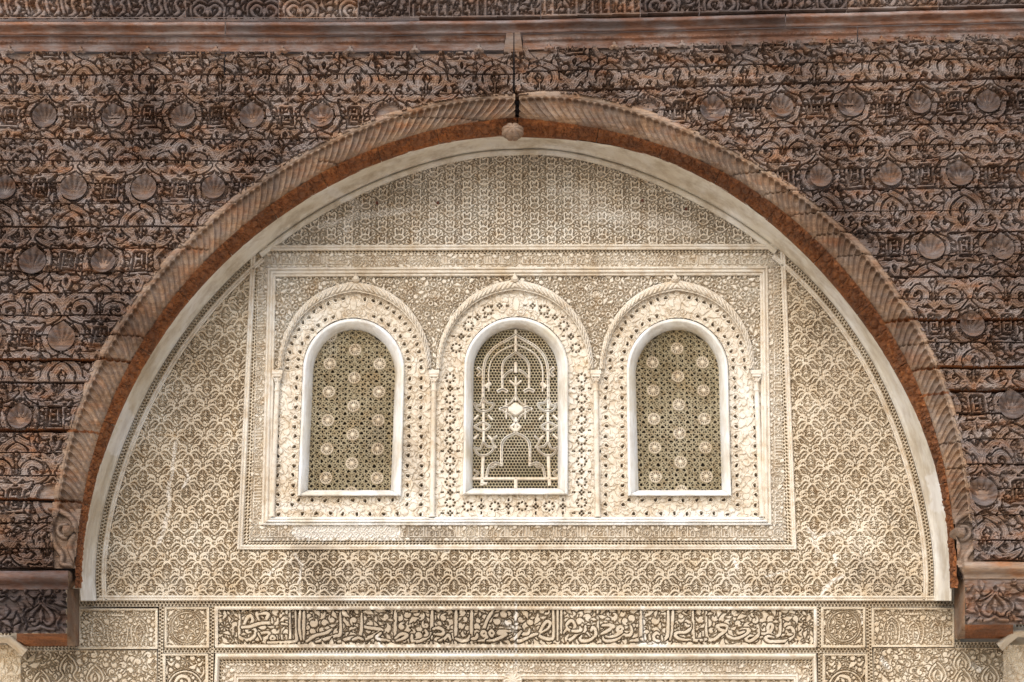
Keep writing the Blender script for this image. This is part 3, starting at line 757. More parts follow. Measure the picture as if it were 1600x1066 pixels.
# scrolled ends at the springings
def scroll(cx, cy, flip, eye):
    s = -1 if flip else 1
    Fs = Field(cx - 50, -cy - 70, 100, 140, 3, far=8)
    def q(pts): return [(cx + s * x, -(cy + y)) for x, y in pts]
    Fs.stroke(q([(-24, -34), (-8, -28), (8, -18), (14, -4), (8, 10), (-4, 12), (-12, 4), (-8, -6), (1, -7)]), [10, 9, 9, 9, 8, 8, 7, 6, 6])
    Fs.dot(*q([(0, 1)])[0], 5.0)
    Fs.stroke(q([(-16, -22), (-22, 0), (-18, 22), (-6, 40), (-6, 54), (8, 56)]), [6, 8, 9, 9, 8, 7], carve=1.3)
    Fs.stroke(q([(12, 10), (6, 24), (10, 40), (16, 52)]), [8, 9, 8, 7], carve=1.3)
    return Fs
for right in (False, True):
    cx, cy = (105, 829) if not right else (1501, 832)
    Fs = scroll(cx, cy, right, True)
    x0, x1 = (76, 124) if not right else (1488, 1534)
    def hf(px, py, u, w, Fs=Fs):
        D = Fs.sample(px, -py); return 0.012 + prof(D, 1.0, 4, 0.4) * 0.026 + 0.0015 * vn(px, py, 4, 71) + 0.001 * vn(px * .5, py * 3, 3, 72)
    def mk(px, py, right=right):
        r, th = rt(px, py); ok = (r > C_.r(np.clip(th, 0.02, pi - 0.02)) - 0.5)
        return ok & (r < D_.r(np.clip(th, 0.02, pi - 0.02)) + 12) & ((py > 796) | (r > C_.r(np.clip(th, 0.02, pi - .02)) + 60))
    o = relief('scroll_end', x0 - 4, x1 + 4, 792, 889, 1.1, hf, M_WF, wa, Y0=-0.40, mask=mk, worn=False)
    # projecting beak below the volute
    b = MB(); sg = 1 if right else -1
    ex, ez = xof(cx - sg * 2, cy, -0.43), float(P(cx, cy, -0.43)[2])
    pr = [(0.021, 0.022), (0.024, 0.0), (0.012, -0.026), (-0.012, -0.034), (-0.022, -0.01), (-0.018, 0.02)]
    V = []
    for y, k in ((-0.35, 1.0), (-0.452, 1.0), (-0.475, 0.72), (-0.482, 0.35)):
        V += [(ex - sg * a * k, y, ez + c * k * 0.8) for a, c in pr]
    F = [(j * 6 + i, j * 6 + (i + 1) % 6, (j + 1) * 6 + (i + 1) % 6, (j + 1) * 6 + i) for j in range(3) for i in range(6)] + [(18, 19, 20, 21, 22, 23)]
    b.add(V, F); b.build('scroll_eye', M_WF, wa, False)

# ------------------------------------------------------------------ cedar cornice and the carved frieze above it
co = thing('wooden_cornice', 'two-step reddish cedar cornice running above the carved boards', 'cornice', (0, -0.45, zof(85, -0.45)))
def ytop(px, y):                                        # a horizontal of the upper woodwork, given at the left
    return y - np.where(px > 560, (px - 560) * 0.0105, 0) - np.where(px > 803, (px - 803) * 0.0125, 0)
def board_sweep(name, xa, xb, y0, y1, profile, mat, parent, base, extra=None, step=2.2):
    px = np.linspace(xa, xb, int((xb - xa) / step) + 2)
    tt = np.array([p[0] for p in profile]); dd = np.array([p[1] for p in profile])
    PX, TT = np.meshgrid(px, tt)
    PY = ytop(PX, y0 + (y1 - y0) * TT) + 0.5 * vn(PX, PX * 0, 60, 21)
    dep = base + np.broadcast_to(dd[:, None], PX.shape) + 0.0025 * vn(PX, PY * 4, 22, 23) + 0.0012 * vn(PX, PY * 4, 5, 24)
    if extra is not None: dep = dep + extra(PX, TT)
    X, Y, Z = P(PX, PY, -dep)
    return grid_obj(name, X, Y, Z, mat, parent, flip=True)
up_prof = [(0, -0.06), (0.0, 0.0), (0.04, 0.072), (0.12, 0.080), (0.26, 0.082), (0.34, 0.074), (0.42, 0.060), (0.55, 0.046), (0.68, 0.040), (0.76, 0.046), (0.88, 0.046), (0.96, 0.040), (1.0, 0.03), (1.0, -0.05)]
for xa, xb in ((-45, 351), (353, 1226.5), (1228, 1650)):
    board_sweep('upper_moulding', xa, xb, 33.5, 55.5, up_prof, M_WR, co, 0.50)
tt = np.linspace(0, 1, 22)
lo_prof = [(0, -0.06)] + [(t, 0.0 + 0.020 * (1 - t) ** 1.5 - 0.006 * (t > 0.42) - (0.004 if 0.52 < t < 0.56 else 0)) for t in tt] + [(1.0, -0.05)]
for xa, xb in ((-45, 789), (817, 1339), (1341, 1650)):
    board_sweep('lower_moulding', xa, xb, 57.0, 81.0, lo_prof, M_WR, co, 0.50,
                lambda PX, T: 0.004 * (np.abs(T - 0.33) < 0.055) * (np.sin(PX * 2 * pi / 7.0) > -0.3), step=1.6)
# mitred return above the crown, where the two halves of the moulding meet
for xa, xb, ya in ((786, 801.8, 84), (804, 818, 84)):
    b = MB(); zz0, zz1 = float(P(800, ytop(np.array(800.), 57), -.52)[2]), float(P(800, ya - 2, -.52)[2])
    a0, a1 = xof(xa, 70, -.52), xof(xb, 70, -.52); am = a1 if xb < 803 else a0
    lean = 0.016 if xb < 803 else -0.016
    b.add([(a0, -.44, zz0), (a1, -.44, zz0), (a1, -.44, zz1), (a0, -.44, zz1),
           (a0 + max(lean, 0), -.545, zz0), (a1 + min(lean, 0), -.545, zz0), (a1 + min(lean, 0) * 0.2, -.505, zz1 + 0.012), (a0 + max(lean, 0) * 0.2, -.505, zz1 + 0.012)],
          [(4, 7, 6, 5), (0, 4, 5, 1), (1, 5, 6, 2), (2, 6, 7, 3), (3, 7, 4, 0)])
    b.build('mitred_return', M_WD, co)
# little crockets that climb the lower moulding on the axes of the carving
for k, x in enumerate((14, 125, 230, 337, 441, 547, 648, 748, 858, 960, 1066, 1168, 1272, 1378, 1484, 1592)):
    yy = float(ytop(np.array(float(x)), 79.0)); cx, cz = xof(x, yy, -.525), float(P(x, yy, -.525)[2]); b = MB(); s = 0.0029
    out = [(-9, -3), (-6, 2), (-2.5, 3), (-3.5, 7), (0, 11), (3.5, 7), (2.5, 3), (6, 2), (9, -3), (4, -5), (0, -2.5), (-4, -5)]
    V = [(cx + q[0] * s, -.520, cz + q[1] * s) for q in out] + [(cx + q[0] * s * .6, -.532, cz + (q[1] * .6 + 1) * s) for q in out]
    n = len(out)
    b.add(V, [(i, (i + 1) % n, n + (i + 1) % n, n + i) for i in range(n)] + [tuple(range(n, 2 * n))]); b.build('crocket', M_WD, co)
# dropped fillet under the lower moulding, in short lengths
fz = thing('carved_wooden_frieze', 'carved cedar inscription frieze along the top edge, above the cornice', 'carved panel', (0, -0.52, zof(33, -0.52)))
cutsf = [-45, 146, 291, 436, 560, 640, 845, 1000, 1092, 1322, 1465, 1650]
for k in range(len(cutsf) - 1):
    xa, xb = cutsf[k] + 0.7, cutsf[k + 1] - 0.7
    Ff = Field(xa, -40, xb - xa, 74, 3, far=7)
    rg = random.Random(100 + k)
    if k in (0, 1, 9, 10):                              # large cursive inscription
        for q in range(int((xb - xa) / 15)):
            x = xa + q * 15 + rg.uniform(0, 8)
            Ff.stroke([(x, -30 + rg.uniform(-2, 3)), (x + 8, -34), (x + 20, -28), (x + 27, -20 + rg.uniform(-4, 6)), (x + 22, -8), (x + 30, 4), (x + 28, 20)], [3, 6, 7, 7, 6, 6, 3], carve=1.2)
            if q % 2: Ff.stroke([(x + 4, 24), (x + 6, -10), (x + 10, -24)], [4, 6, 5], carve=1.2)
    elif k in (4, 5, 6):                                # square kufic
        x = xa + 3
        while x < xb - 8:
            hgt = rg.choice((6, 14, 24, 30)); Ff.rect(x, -33, x + 5, -33 + hgt); Ff.rect(x, -33, x + 12, -28.5)
            if rg.random() < .6: Ff.rect(x + 7, -25, x + 14, -21); Ff.rect(x + 10, -25, x + 14, -12)
            x += 12.5
        Ff.arabesque(rg, 16, 18, 5, 1.2)
        x = xa
    else:                                               # interlaced leaves
        Ff.arabesque(rg, int((xb - xa) / 4), 22, 6, 1.2)
        for c in np.arange(xa + 34, xb, 88):
            for s in (-1, 1):
                Ff.stroke([(c, -34), (c + s * 12, -30), (c + s * 20, -20), (c + s * 12, -12), (c + s * 4, -16), (c + s * 6, -24)], [4, 6, 7, 6, 5, 4], carve=1.1)
                Ff.stroke([(c + s * 2, -8), (c + s * 14, -4), (c + s * 26, -14), (c + s * 25, -30)], [4, 6, 6, 3], carve=1.1)
            Ff.stroke([(c, -30), (c, -22), (c, -14)], [2, 8, 2])
    Ff.fill(rg, 1.3, 2.0, ['leaf', 'leaf', 'dot'], 300)
    def hf(px, py, u, w, Ff=Ff):
        yy = py + (ytop(px, 40.0) - 40.0) * -1
        D = Ff.sample(px, -yy) + 0.5 * vn(px, py, 4, 5)
        h = prof(D, 0.8, 3, 0.25) * 0.024 + 0.0015 * vn(px, py * 3, 7, 6)
        return np.where(yy > 31, 0.03, h) - 0.05 * (yy > 34)
    relief('frieze_board', xa, xb, -14, 33, 1.3, hf, M_WK if k % 3 else M_WD, fz, Y0=-0.555, worn=False,
           mask=lambda px, py: py < ytop(px, 35.0))

# ------------------------------------------------------------------ cedar corbels under the arch ends
def corbel(right):
    sg = 1 if right else -1
    lab = 'dark carved cedar corbel under the %s end of the wooden arch' % ('right' if right else 'left')
    xe, xb = (1508, 1491) if right else (105, 124)       # front edge, where its flank meets the stucco
    far = 1650 if right else -50
    yt, ym, yb, yu = (878, 905, 976, 998) if right else (892, 922, 990, 1010)
    t = thing('wooden_corbel', lab, 'corbel', (xof(xe, yb, -.40), -0.40, float(P(xe, yb, -.40)[2])), 'cedar corbels')
    cxm = 1553 if right else 66
    Fc = Field(-60 if not right else 1480, -1010, 170, 140, 3, far=8)
    for c in ((cxm, cxm + 105 * sg) if not right else (cxm, cxm + 105)):
        def q(p): return [(c + x, -(ym + (yb - ym) * y)) for x, y in p]
        Fc.mir(q([(0, 0.12), (-5, 0.22), (-3, 0.30), (-12, 0.40), (-24, 0.48), (-29, 0.62), (-24, 0.78), (-26, 0.90)]), 3.4, ax=c)
        Fc.mir(q([(0, 0.32), (-6, 0.42), (-14, 0.54), (-18, 0.70), (-10, 0.80), (-4, 0.72)]), [3, 5, 7, 7, 5, 4], ax=c)
        Fc.mir(q([(0, 0.84), (-8, 0.90), (-20, 0.92)]), 5, ax=c); Fc.stroke(q([(0, 0.46), (0, 0.60), (0, 0.76)]), [2, 8, 2])
        Fc.mir(q([(-34, 0.14), (-42, 0.24), (-50, 0.16)]), [2, 6, 3], ax=c)
    rgx = random.Random(4 + right); Fc.arabesque(rgx, 26, 14, 4, 1.0); Fc.fill(rgx, 1.2, 3.0, ['leaf'], 60)
    def hf(px, py, u, w):
        D = Fc.sample(px, -py) + 0.5 * vn(px, py, 4, 88)
        return prof(D, 0.7, 2.4, 0.2) * 0.024 + 0.003 * vn(px * .6, py * 3, 7, 89)
    a, c = (xe, far) if right else (far, xe)
    low = lambda px: yb - 5 * sstep(26, 0, np.abs(px - xe)) * 0 + 0 * px
    relief('carved_face', a, c, ym, yb, 1.2, hf, M_WK if not right else M_WD, t, Y0=-0.415, worn=False)
    # flank and underside
    n = 24
    ys = np.linspace(ym - 2, yu, n); k = np.linspace(0, 1, 8)
    KK, YS = np.meshgrid(k, ys)
    drop = np.clip((YS - yb) / (yu - yb), 0, 1)
    px = xe + (xb - xe) * KK; dep = 0.415 + (0.02 - 0.415) * KK
    dep = np.where(YS > yb, np.minimum(dep, 0.415 - 0.30 * drop), dep) + 0.012 * vn(px * 3, YS, 14, 8) + 0.006 * vn(px * 3, YS, 5, 9)
    X, Y, Z = P(px, YS, -dep); grid_obj('flank', X, Y, Z, M_WF, t, flip=not right)
    pxs = np.linspace(xe, 1583 if right else 26, 90); k = np.linspace(0, 1, 24); PX, KK = np.meshgrid(pxs, k)
    PY = yb + (yu - yb) * KK - 6 * KK * sstep(0.8, 1.0, np.abs(PX - xe) / abs(pxs[-1] - xe))
    dep = 0.415 - 0.33 * KK + 0.016 * prof(FS.sample(PX * 0.9, KK * 26), 0.8, 2, 0.3) * sstep(0, .15, KK)
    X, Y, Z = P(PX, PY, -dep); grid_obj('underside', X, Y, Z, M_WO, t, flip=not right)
    # moulded abacus
    pr = [(0, -0.03), (0, 0.045), (0.10, 0.062), (0.25, 0.066), (0.45, 0.060), (0.60, 0.040), (0.72, 0.022), (0.84, 0.018), (0.94, 0.024), (1.0, 0.020), (1.0, -0.02)]
    tt = np.array([p[0] for p in pr]); dd = np.array([p[1] for p in pr])
    xs = np.linspace(xe - sg * 1, far, 80); PX, TT = np.meshgrid(xs, tt); PY = yt + (ym - yt) * TT + 0.5 * vn(PX, PX * 0, 40, 3)
    dep = 0.40 + np.broadcast_to(dd[:, None], PX.shape) + 0.002 * vn(PX, PY, 9, 5)
    X, Y, Z = P(PX, PY, -dep); grid_obj('abacus', X, Y, Z, M_WF if right else M_WR, t, flip=right is True)
    # return of the abacus along the flank
    k = np.linspace(0, 1, 8); KK, TT = np.meshgrid(k, tt[1:-1])
    prou = np.broadcast_to(dd[1:-1][:, None], KK.shape)
    px = xe - sg * (1 + prou * 230 * KK ** 0.7) + (xb - xe) * KK * 0.15; PY = yt + (ym - yt) * TT + 4 * KK
    dep = (0.40 + prou) * (1 - KK) + 0.16 * KK
    X, Y, Z = P(px, PY, -dep); grid_obj('abacus_return', X, Y, Z, M_WF, t, flip=not right)
corbel(False); corbel(True)

# ------------------------------------------------------------------ stucco: pattern tiles
ST_D = 0.021                                            # depth of the carved ground; relief tops lie on y = 0
K1 = 1 / 12.3
rx = float(R(823, 655)[0] - R(800, 655)[0]) / 23.0; rz = float(R(800, 632)[1] - R(800, 655.4)[1]) / 23.4
TW, TH_ = 46 * rx, 46.9 * rz
FA = Field(0, 0, TW, TH_, 8, wrap=True, far=5); FA.gain = 1.30
rng = random.Random(12)
for ox, oy in ((0, 0), (TW / 2, TH_ / 2)):
    def q(p): return [(ox + x * K1 * rx, oy - y * K1 * rz) for x, y in p]
    def MS(p, w, **k): FA.mir(q(p), w, ax=ox, **k)
    MS([(25, 5), (70, -36), (120, -52), (165, -38), (215, 14), (283, 74)], 2.7)
    MS([(32, 34), (80, 8), (122, 14), (160, 52), (192, 100)], [1.2, 2.1, 2.2, 1.8])
    MS([(0, 8), (-45, 38), (-86, 84), (-100, 126), (-148, 130), (-205, 152), (-236, 198), (-232, 244)], 2.7)
    MS([(-196, 222), (-190, 184), (-152, 166), (-112, 180), (-98, 218), (-116, 254)], [1.2, 2.0, 2.2, 2.2, 2.0, 1.4])
    FA.mir(q([(-148, 216), (-150, 222)]), 3.0, ax=ox)
    FA.stroke(q([(0, 40), (0, 90)]), [0.8, 1.7], smooth=False)
    MS([(-6, 100), (-36, 128), (-60, 126)], 1.4); MS([(-6, 140), (-40, 172), (-58, 172)], 1.4)
    FA.dot(*q([(0, 205)])[0], 2.5); MS([(-34, 206), (-52, 232)], 1.5)
    FA.stroke(q([(0, 120), (0, 176)]), [1.4, 2.0, 1.0], smooth=False)
    FA.dot(*q([(0, -85)])[0], 1.9)
FA.gain = 1.0; FA.fill(rng, 0.52, 0.9, ['leaf', 'leaf', 'dot'], 900, lvl=1)
# cups
rx2 = float(R(826.4, 330)[0] - R(800, 330)[0]) / 26.4; rz2 = float(R(800, 318)[1] - R(800, 342.6)[1]) / 24.6
CWX, CHY = 52.8 * rx2, 24.7 * rz2
FB = Field(0, 0, CWX, CHY, 9, wrap=True, far=4); FB.gain = 1.15
for ox, oy in ((0, 0), (CWX / 2, CHY / 2)):
    def q(p): return [(ox + x * K1 * rx2, oy - y * K1 * rz2) for x, y in p]
    def MS(p, w, **k): FB.mir(q(p), w, ax=ox, **k)
    MS([(-14, -42), (-40, -74), (-72, -62), (-76, -10), (-64, 48), (-84, 90)], 2.9)
    MS([(-62, 58), (-30, 50), (0, 48)], 2.5)
    MS([(0, 150), (-48, 142), (-92, 108), (-132, 68), (-178, 56), (-214, 66)], [2.4, 2.6, 2.4, 2.0, 1.8, 1.2])
    MS([(-128, 30), (-150, 4), (-182, 8), (-190, 36), (-166, 46)], 1.9)
    MS([(-36, 92), (0, 84)], 1.5); MS([(-44, 118), (0, 114)], 1.3)
    MS([(-30, -30), (-34, 0)], 1.3); FB.stroke(q([(0, -20), (0, 22)]), 1.5, smooth=False); MS([(-28, 26), (-8, 26)], 1.1)
    MS([(-110, -50), (-112, -10)], 1.4)
FB.gain = 1.0; FB.fill(rng, 0.68, 1.05, ['leaf', 'dot'], 600, lvl=1)
def sebka_h(F, depth, pw=0.12, amp=0.35, seed=0, org=(0, 0)):
    def hf(px, py, u, w):
        uu = u - org[0] + amp * 1.2 * vn(u, w, 33, seed) + amp * 0.6 * vn(u, w, 9, seed + 1); ww = w - org[1] + amp * 1.2 * vn(u, w, 31, seed + 2) + amp * 0.6 * vn(u, w, 8, seed + 3)
        D = F.sample(uu, ww) + 0.16 * vn(u, w, 3.0, seed + 4) + 0.16 * vn(u, w, 40, seed + 5)
        h = prof(D - 0.05, 0.30, 1.2, pw) * depth * (1 - 0.14 * sstep(0.3, 0.7, F.sample(uu, ww, F.L)))
        rep = wear(REPAIR, px, py, 31)                  # plastered-over places are filled up
        h = h + (depth * 0.95 - h) * np.clip(rep * 1.3, 0, 1)
        return h * (0.93 + 0.07 * vn(u, w, 60, seed + 6)) + 0.0006 * vn(u, w, 2.2, seed + 7)
    return hf

# ------------------------------------------------------------------ white plaster band under the cedar arch
pb = thing('plaster_arch_band', 'broad smooth whitewashed plaster band following the wooden arch', 'plaster band', (0, 0, zof(939, 0)))
th = np.linspace(pi - 0.002, 0.002, 760)
def ragged(px, py, tt): return -0.006 * sstep(0.10, 0.0, tt)[None, :] * (vn(px, py, 9, 61) > 0.1)
sweep('cove', B_.pt(th, 0.45 * vn(th * 690, th * 0, 11, 62) + 0.8 * vn(th * 690, th * 0, 26, 64) + 1.6 * vn(th * 690, th * 0, 70, 63)), A_.pt(th, -0.5),
      [(0, 0.19), (0.03, 0.172), (0.10, 0.168), (0.30, 0.128), (0.55, 0.072), (0.75, 0.040), (0.90, 0.026), (0.93, 0.018), (1.0, 0.012), (1.0, -0.02)], M_BAND, pb, 40, 0.0, lambda px, py, tt: -0.012 * sstep(0.55, 0.75, vn(px, py, 13, 301) * .7 + vn(px, py, 5, 302) * .4) * sstep(0.35, 0.0, tt)[None, :] + 0.002 * vn(px, py, 30, 303), 0.002)
b = MB()
# ------------------------------------------------------------------ carved lunette fields
lun = thing('stucco_lunette', 'cream stucco lunette field carved with a repeating lobed lattice around the window frame', 'stucco panel', (0, 0, zof(938, 0)))
FRQ = [(397, 390), (1221, 388), (1241, 856), (374, 856)]
def mk_lower(px, py):
    r, th = rt(px, py); return (r < A_.r(th) - 11) & (py > 392) & ~inpoly(px, py, FRQ) & (py < 936)
relief('lattice_field', 150, 1462, 392, 936, 1.0, sebka_h(FA, ST_D, seed=200, org=R(1055 - 772 + 772, 590)), M_ST, lun, Y0=ST_D, mask=mk_lower)['kind'] = 'stuff'
upn = thing('stucco_crown_panel', 'pale stucco crown field carved with small cup shapes under the arch top', 'stucco panel', (0, 0, zof(388, 0)))
def mk_up(px, py):
    r, th = rt(px, py); return (r < A_.r(th) - 5) & (py < 387)
o_cup = R(835, 313)
relief('cup_field', 405, 1215, 238, 387, 0.82, sebka_h(FB, 0.022, 0.12, 0.4, 300, o_cup), M_STW, upn, Y0=0.022, mask=mk_up)['kind'] = 'stuff'
for x, y in ((589, 317), (684, 317), (1004, 313), (1072, 327)):
    b = MB(); cx, _, cz = [float(v) for v in P(x, y, 0)]
    b.lathe(cx, 0, [(0.001, 0)], 6) if False else None
    n = 7; V = [(cx + 0.0075 * cos(2 * pi * k / n) * (1 + .2 * (k % 2)), 0.004, cz + 0.009 * sin(2 * pi * k / n)) for k in range(n)] + [(cx + 0.005 * cos(2 * pi * k / n), -0.008, cz + 0.006 * sin(2 * pi * k / n)) for k in range(n)]
    b.add(V, [(k, (k + 1) % n, n + (k + 1) % n, n + k) for k in range(n)] + [tuple(range(n, 2 * n))]); b.build('iron_stub', M_RUST, upn)

# ------------------------------------------------------------------ pierced net borders and mouldings
def net(name, outer, inner, parent, mat=None, step=0.9, rows=2, Y0=0.004):
    o = np.asarray(outer, float); i = np.asarray(inner, float); mid = (o + i) / 2
    s = np.r_[0, np.cumsum(np.hypot(*np.diff(mid, axis=0).T))]; n = max(int(s[-1] / step), 2)
    t = np.linspace(0, s[-1], n + 1)
    o = np.stack([np.interp(t, s, o[:, 0]), np.interp(t, s, o[:, 1])], -1); i = np.stack([np.interp(t, s, i[:, 0]), np.interp(t, s, i[:, 1])], -1)
    wd = float(np.mean(np.hypot(*(o - i).T))); c = np.linspace(0, 1, max(int(wd / 0.85), 6))
    px = o[:, 0][:, None] * (1 - c) + i[:, 0][:, None] * c; py = o[:, 1][:, None] * (1 - c) + i[:, 1][:, None] * c
    rs = wd / (rows + 0.2); per = 5.4
    yy = (c * wd - wd / 2)[None, :] / rs + (rows - 1) / 2; rw = np.clip(np.round(yy), 0, rows - 1)
    ss = t[:, None] + (rw % 2) * per / 2 + 0.5 * vn(px, py, 13, 5)
    dx = (ss + per / 2) % per - per / 2; dy = (yy - rw) * rs
    D = 1.75 - (np.abs(dx) * 0.85 + np.abs(dy) * 0.85)   # diamond holes
    h = -0.022 * sstep(-0.25, 0.45, D) + 0.001 * vn(px, py, 6, 9)
    edge = np.minimum(c, 1 - c)[None, :] * wd
    h = np.where(edge < 0.7, 0.002, h)
    X, Y, Z = P(px, py, Y0 - h)
    w = grid_obj(name, X, Y, Z, mat or M_ST, parent, None, True, wear_at(px, py)); w['kind'] = 'stuff'; return w
TL_ = math.atan2(CY - 392, 402 - CX); TR_ = math.atan2(CY - 389, 1216 - CX)
PRM = [(0, -0.012), (0, 0.006), (0.12, 0.012), (0.36, 0.013), (0.44, 0.006), (0.54, 0.006), (0.62, 0.011), (0.86, 0.011), (1.0, 0.004), (1.0, -0.016)]
for a, c in ((pi - 0.002, TL_), (TR_, 0.002)):
    th = np.linspace(a, c, 400)
    net('net_border', A_.pt(th, -1), A_.pt(th, -9), lun)
    sweep('arch_moulding', A_.pt(th, -9), A_.pt(th, -17), PRM, M_STW, lun)
th = np.linspace(TL_, TR_, 420)
sweep('arch_moulding', A_.pt(th, -0.5), A_.pt(th, -10.5), [(0, -0.012), (0.0, 0.004), (0.12, 0.005), (0.16, 0.018), (0.45, 0.020), (0.6, 0.012), (0.8, 0.011), (1.0, 0.004), (1.0, -0.016)], M_BAND, upn)
sweep('base_moulding', line((409, 383), (1212, 381)), line((400, 392), (1219, 390)), PRM, M_STW, upn)
sweep('base_moulding', line((156, 930.5), (1460, 931)), line((150, 939), (1463, 939.5)), PRM, M_STW, lun)

# ------------------------------------------------------------------ rectangular frame round the three windows
fr = thing('window_frame_border', 'rectangular cream stucco border with inscription bands around the three windows', 'stucco frame', (0, 0, zof(857, 0)))
def quad(*c): return list(c)
Q0 = quad((392, 385), (1227, 383), (1245, 859), (370, 859)); Q1 = quad((400, 392), (1219, 390), (1238, 852), (379, 852))
Q2 = quad((407, 399), (1213, 397), (1226, 844), (391, 844)); Q3 = quad((418, 418), (1200, 416), (1206, 821), (408, 821)); Q4 = quad((431, 433), (1187, 431), (1190, 808), (425, 808))
def side(Qa, Qb, k, n=60): return line(Qa[k], Qa[(k + 1) % 4], n), line(Qb[k], Qb[(k + 1) % 4], n)
for k in (1, 2, 3): sweep('outer_moulding', *side(Q0, Q1, k), PRM, M_STW, fr)
for k in range(4): net('net_border', *side(Q1, Q2, k), fr)
for k in range(4):
    sweep('inner_moulding', *side(Q3, Q4, k), [(0, -0.010), (0, 0.006), (0.06, 0.012), (0.22, 0.014), (0.26, 0.004), (0.34, 0.003), (0.38, 0.018), (0.58, 0.020), (0.66, 0.008), (0.72, 0.006), (0.76, 0.013), (0.90, 0.012), (0.95, 0.004), (1.0, 0.002), (1.0, -0.02)],
          M_WH if k == 2 else M_STW, fr, rough=0.0008)
def kufic(F, a0, a1, lo, hi, rg, put):
    """angular lettering between a0 and a1 along a band (put maps along/across to the field)"""
    a = a0; h = hi - lo
    while a < a1 - 4:
        kind = rg.random()
        if kind < 0.45:
            F.stroke(put([(a, lo + 1.5), (a, hi - 1)]), 2.3, smooth=False); F.stroke(put([(a, lo + 1.5), (a + 5, lo + 1.5)]), 2.2, smooth=False); a += 5
        elif kind < 0.75:
            F.stroke(put([(a, lo + 1.5), (a, lo + h * 0.5), (a + 3, lo + h * 0.62), (a + 6, lo + h * 0.45), (a + 6, lo + 1.5), (a, lo + 1.5)]), 2.0); a += 9
        else:
            F.stroke(put([(a, lo + 1.5), (a + 7, lo + 1.5)]), 2.2, smooth=False); F.stroke(put([(a + 3, lo + 1.5), (a + 3, lo + h * .45), (a + 7, lo + h * .72), (a + 3, hi - 1.5)]), 2.0); a += 9
EDGE = {0: (399.5, 417), 2: (822, 843.5)}
ros = {0: [412, 556, 680, 804, 930, 1054, 1206], 2: [400, 470, 612, 735, 852, 1010, 1100, 1216], 1: [408, 524, 640, 750, 833], 3: [408, 523, 640, 730, 833]}
for k in range(4):
    hor = k in (0, 2); rg = random.Random(60 + k)
    if hor:
        y0, y1 = (397.5, 419) if k == 0 else (819.5, 845.5); x0, x1 = (404, 1216) if k == 0 else (390, 1228)
    else:
        y0, y1 = 399, 843; x0, x1 = (1198, 1229) if k == 1 else (388, 420)
    Fk = Field(x0, -y1, x1 - x0, y1 - y0, 3.0, far=5)
    if hor:
        put = lambda p: [(x, y) for x, y in p]; lo, hi = -y1 + 4.5, -y0 - 3.5
        for q, (ra, rb_) in enumerate(zip(ros[k][:-1], ros[k][1:])):
            plainpart = (k == 2 and q == 1) or (k == 0 and q in (1, 4))
            if not plainpart: kufic(Fk, ra + 13, rb_ - 12, lo, hi, rg, put)
            else:
                for a in np.arange(ra + 10, rb_ - 8, 11): Fk.stroke([(a, lo), (a + 5, lo + 7), (a + 11, hi - 7), (a + 6, hi)], 2.0); Fk.stroke([(a + 11, lo), (a + 6, lo + 7), (a, hi - 7), (a + 5, hi)], 2.0, carve=.6)
    else:
        xc0 = lambda y: (401 + (393 - 401) * (y - 399) / 444) if k == 3 else (1206 + (1208 - 1206) * (y - 399) / 444)
        put = lambda p: [((xc0(-al) + ac), al) for al, ac in p]
        for ra, rb_ in zip(ros[k][:-1], ros[k][1:]):
            kufic(Fk, -rb_ + 12, -ra - 13, 1.5, 14.5, rg, put)
    for r_ in ros[k]:
        cx, cy = (r_, (y0 + y1) / 2) if hor else (xc0(r_) + 8, r_)
        Fk._apply((cx - 8, -cy - 8, cx + 8, -cy + 8), lambda X, Y: np.full(X.shape, 9.0), 0, None)
        Fk.ring(cx, -cy, 7.5, 1.6, carve=0.8); Fk.dot(cx, -cy, 5.2)
        for q in range(8):
            a = pi * q / 4; rr_ = 3.6 if q % 2 == 0 else 4.2; Fk.hole(cx + rr_ * cos(a), -cy + rr_ * sin(a), 1.15)
        Fk.hole(cx, -cy, 1.0)
    Fk.fill(rg, 0.9, 1.7, ['leaf', 'dot'], 1500)
    def hf(px, py, u, w, Fk=Fk):
        D = Fk.sample(px, -py) + 0.2 * vn(px, py, 3, 7); rep = wear(REPAIR, px, py, 31)
        h = prof(D, 0.4, 1.2, 0.2) * 0.013
        return h + (0.011 - h) * np.clip(rep * .5, 0, 1) + 0.0008 * vn(px, py, 5, 8)
    m_out, m_in = [Q2, Q3]
    def mk(px, py, k=k):
        ok = inpoly(px, py, [(405, 397), (1215, 395), (1228, 846), (389, 846)]) & ~inpoly(px, py, [(420, 420), (1198, 418), (1204, 819), (410, 819)])
        if hor: return ok & ((py < 419) if k == 0 else (py > 820))
        return ok & (py >= 419) & (py <= 820)
    o = relief('inscription_band', x0, x1, y0, y1, 0.95, hf, M_STW, fr, Y0=0.010, mask=mk)

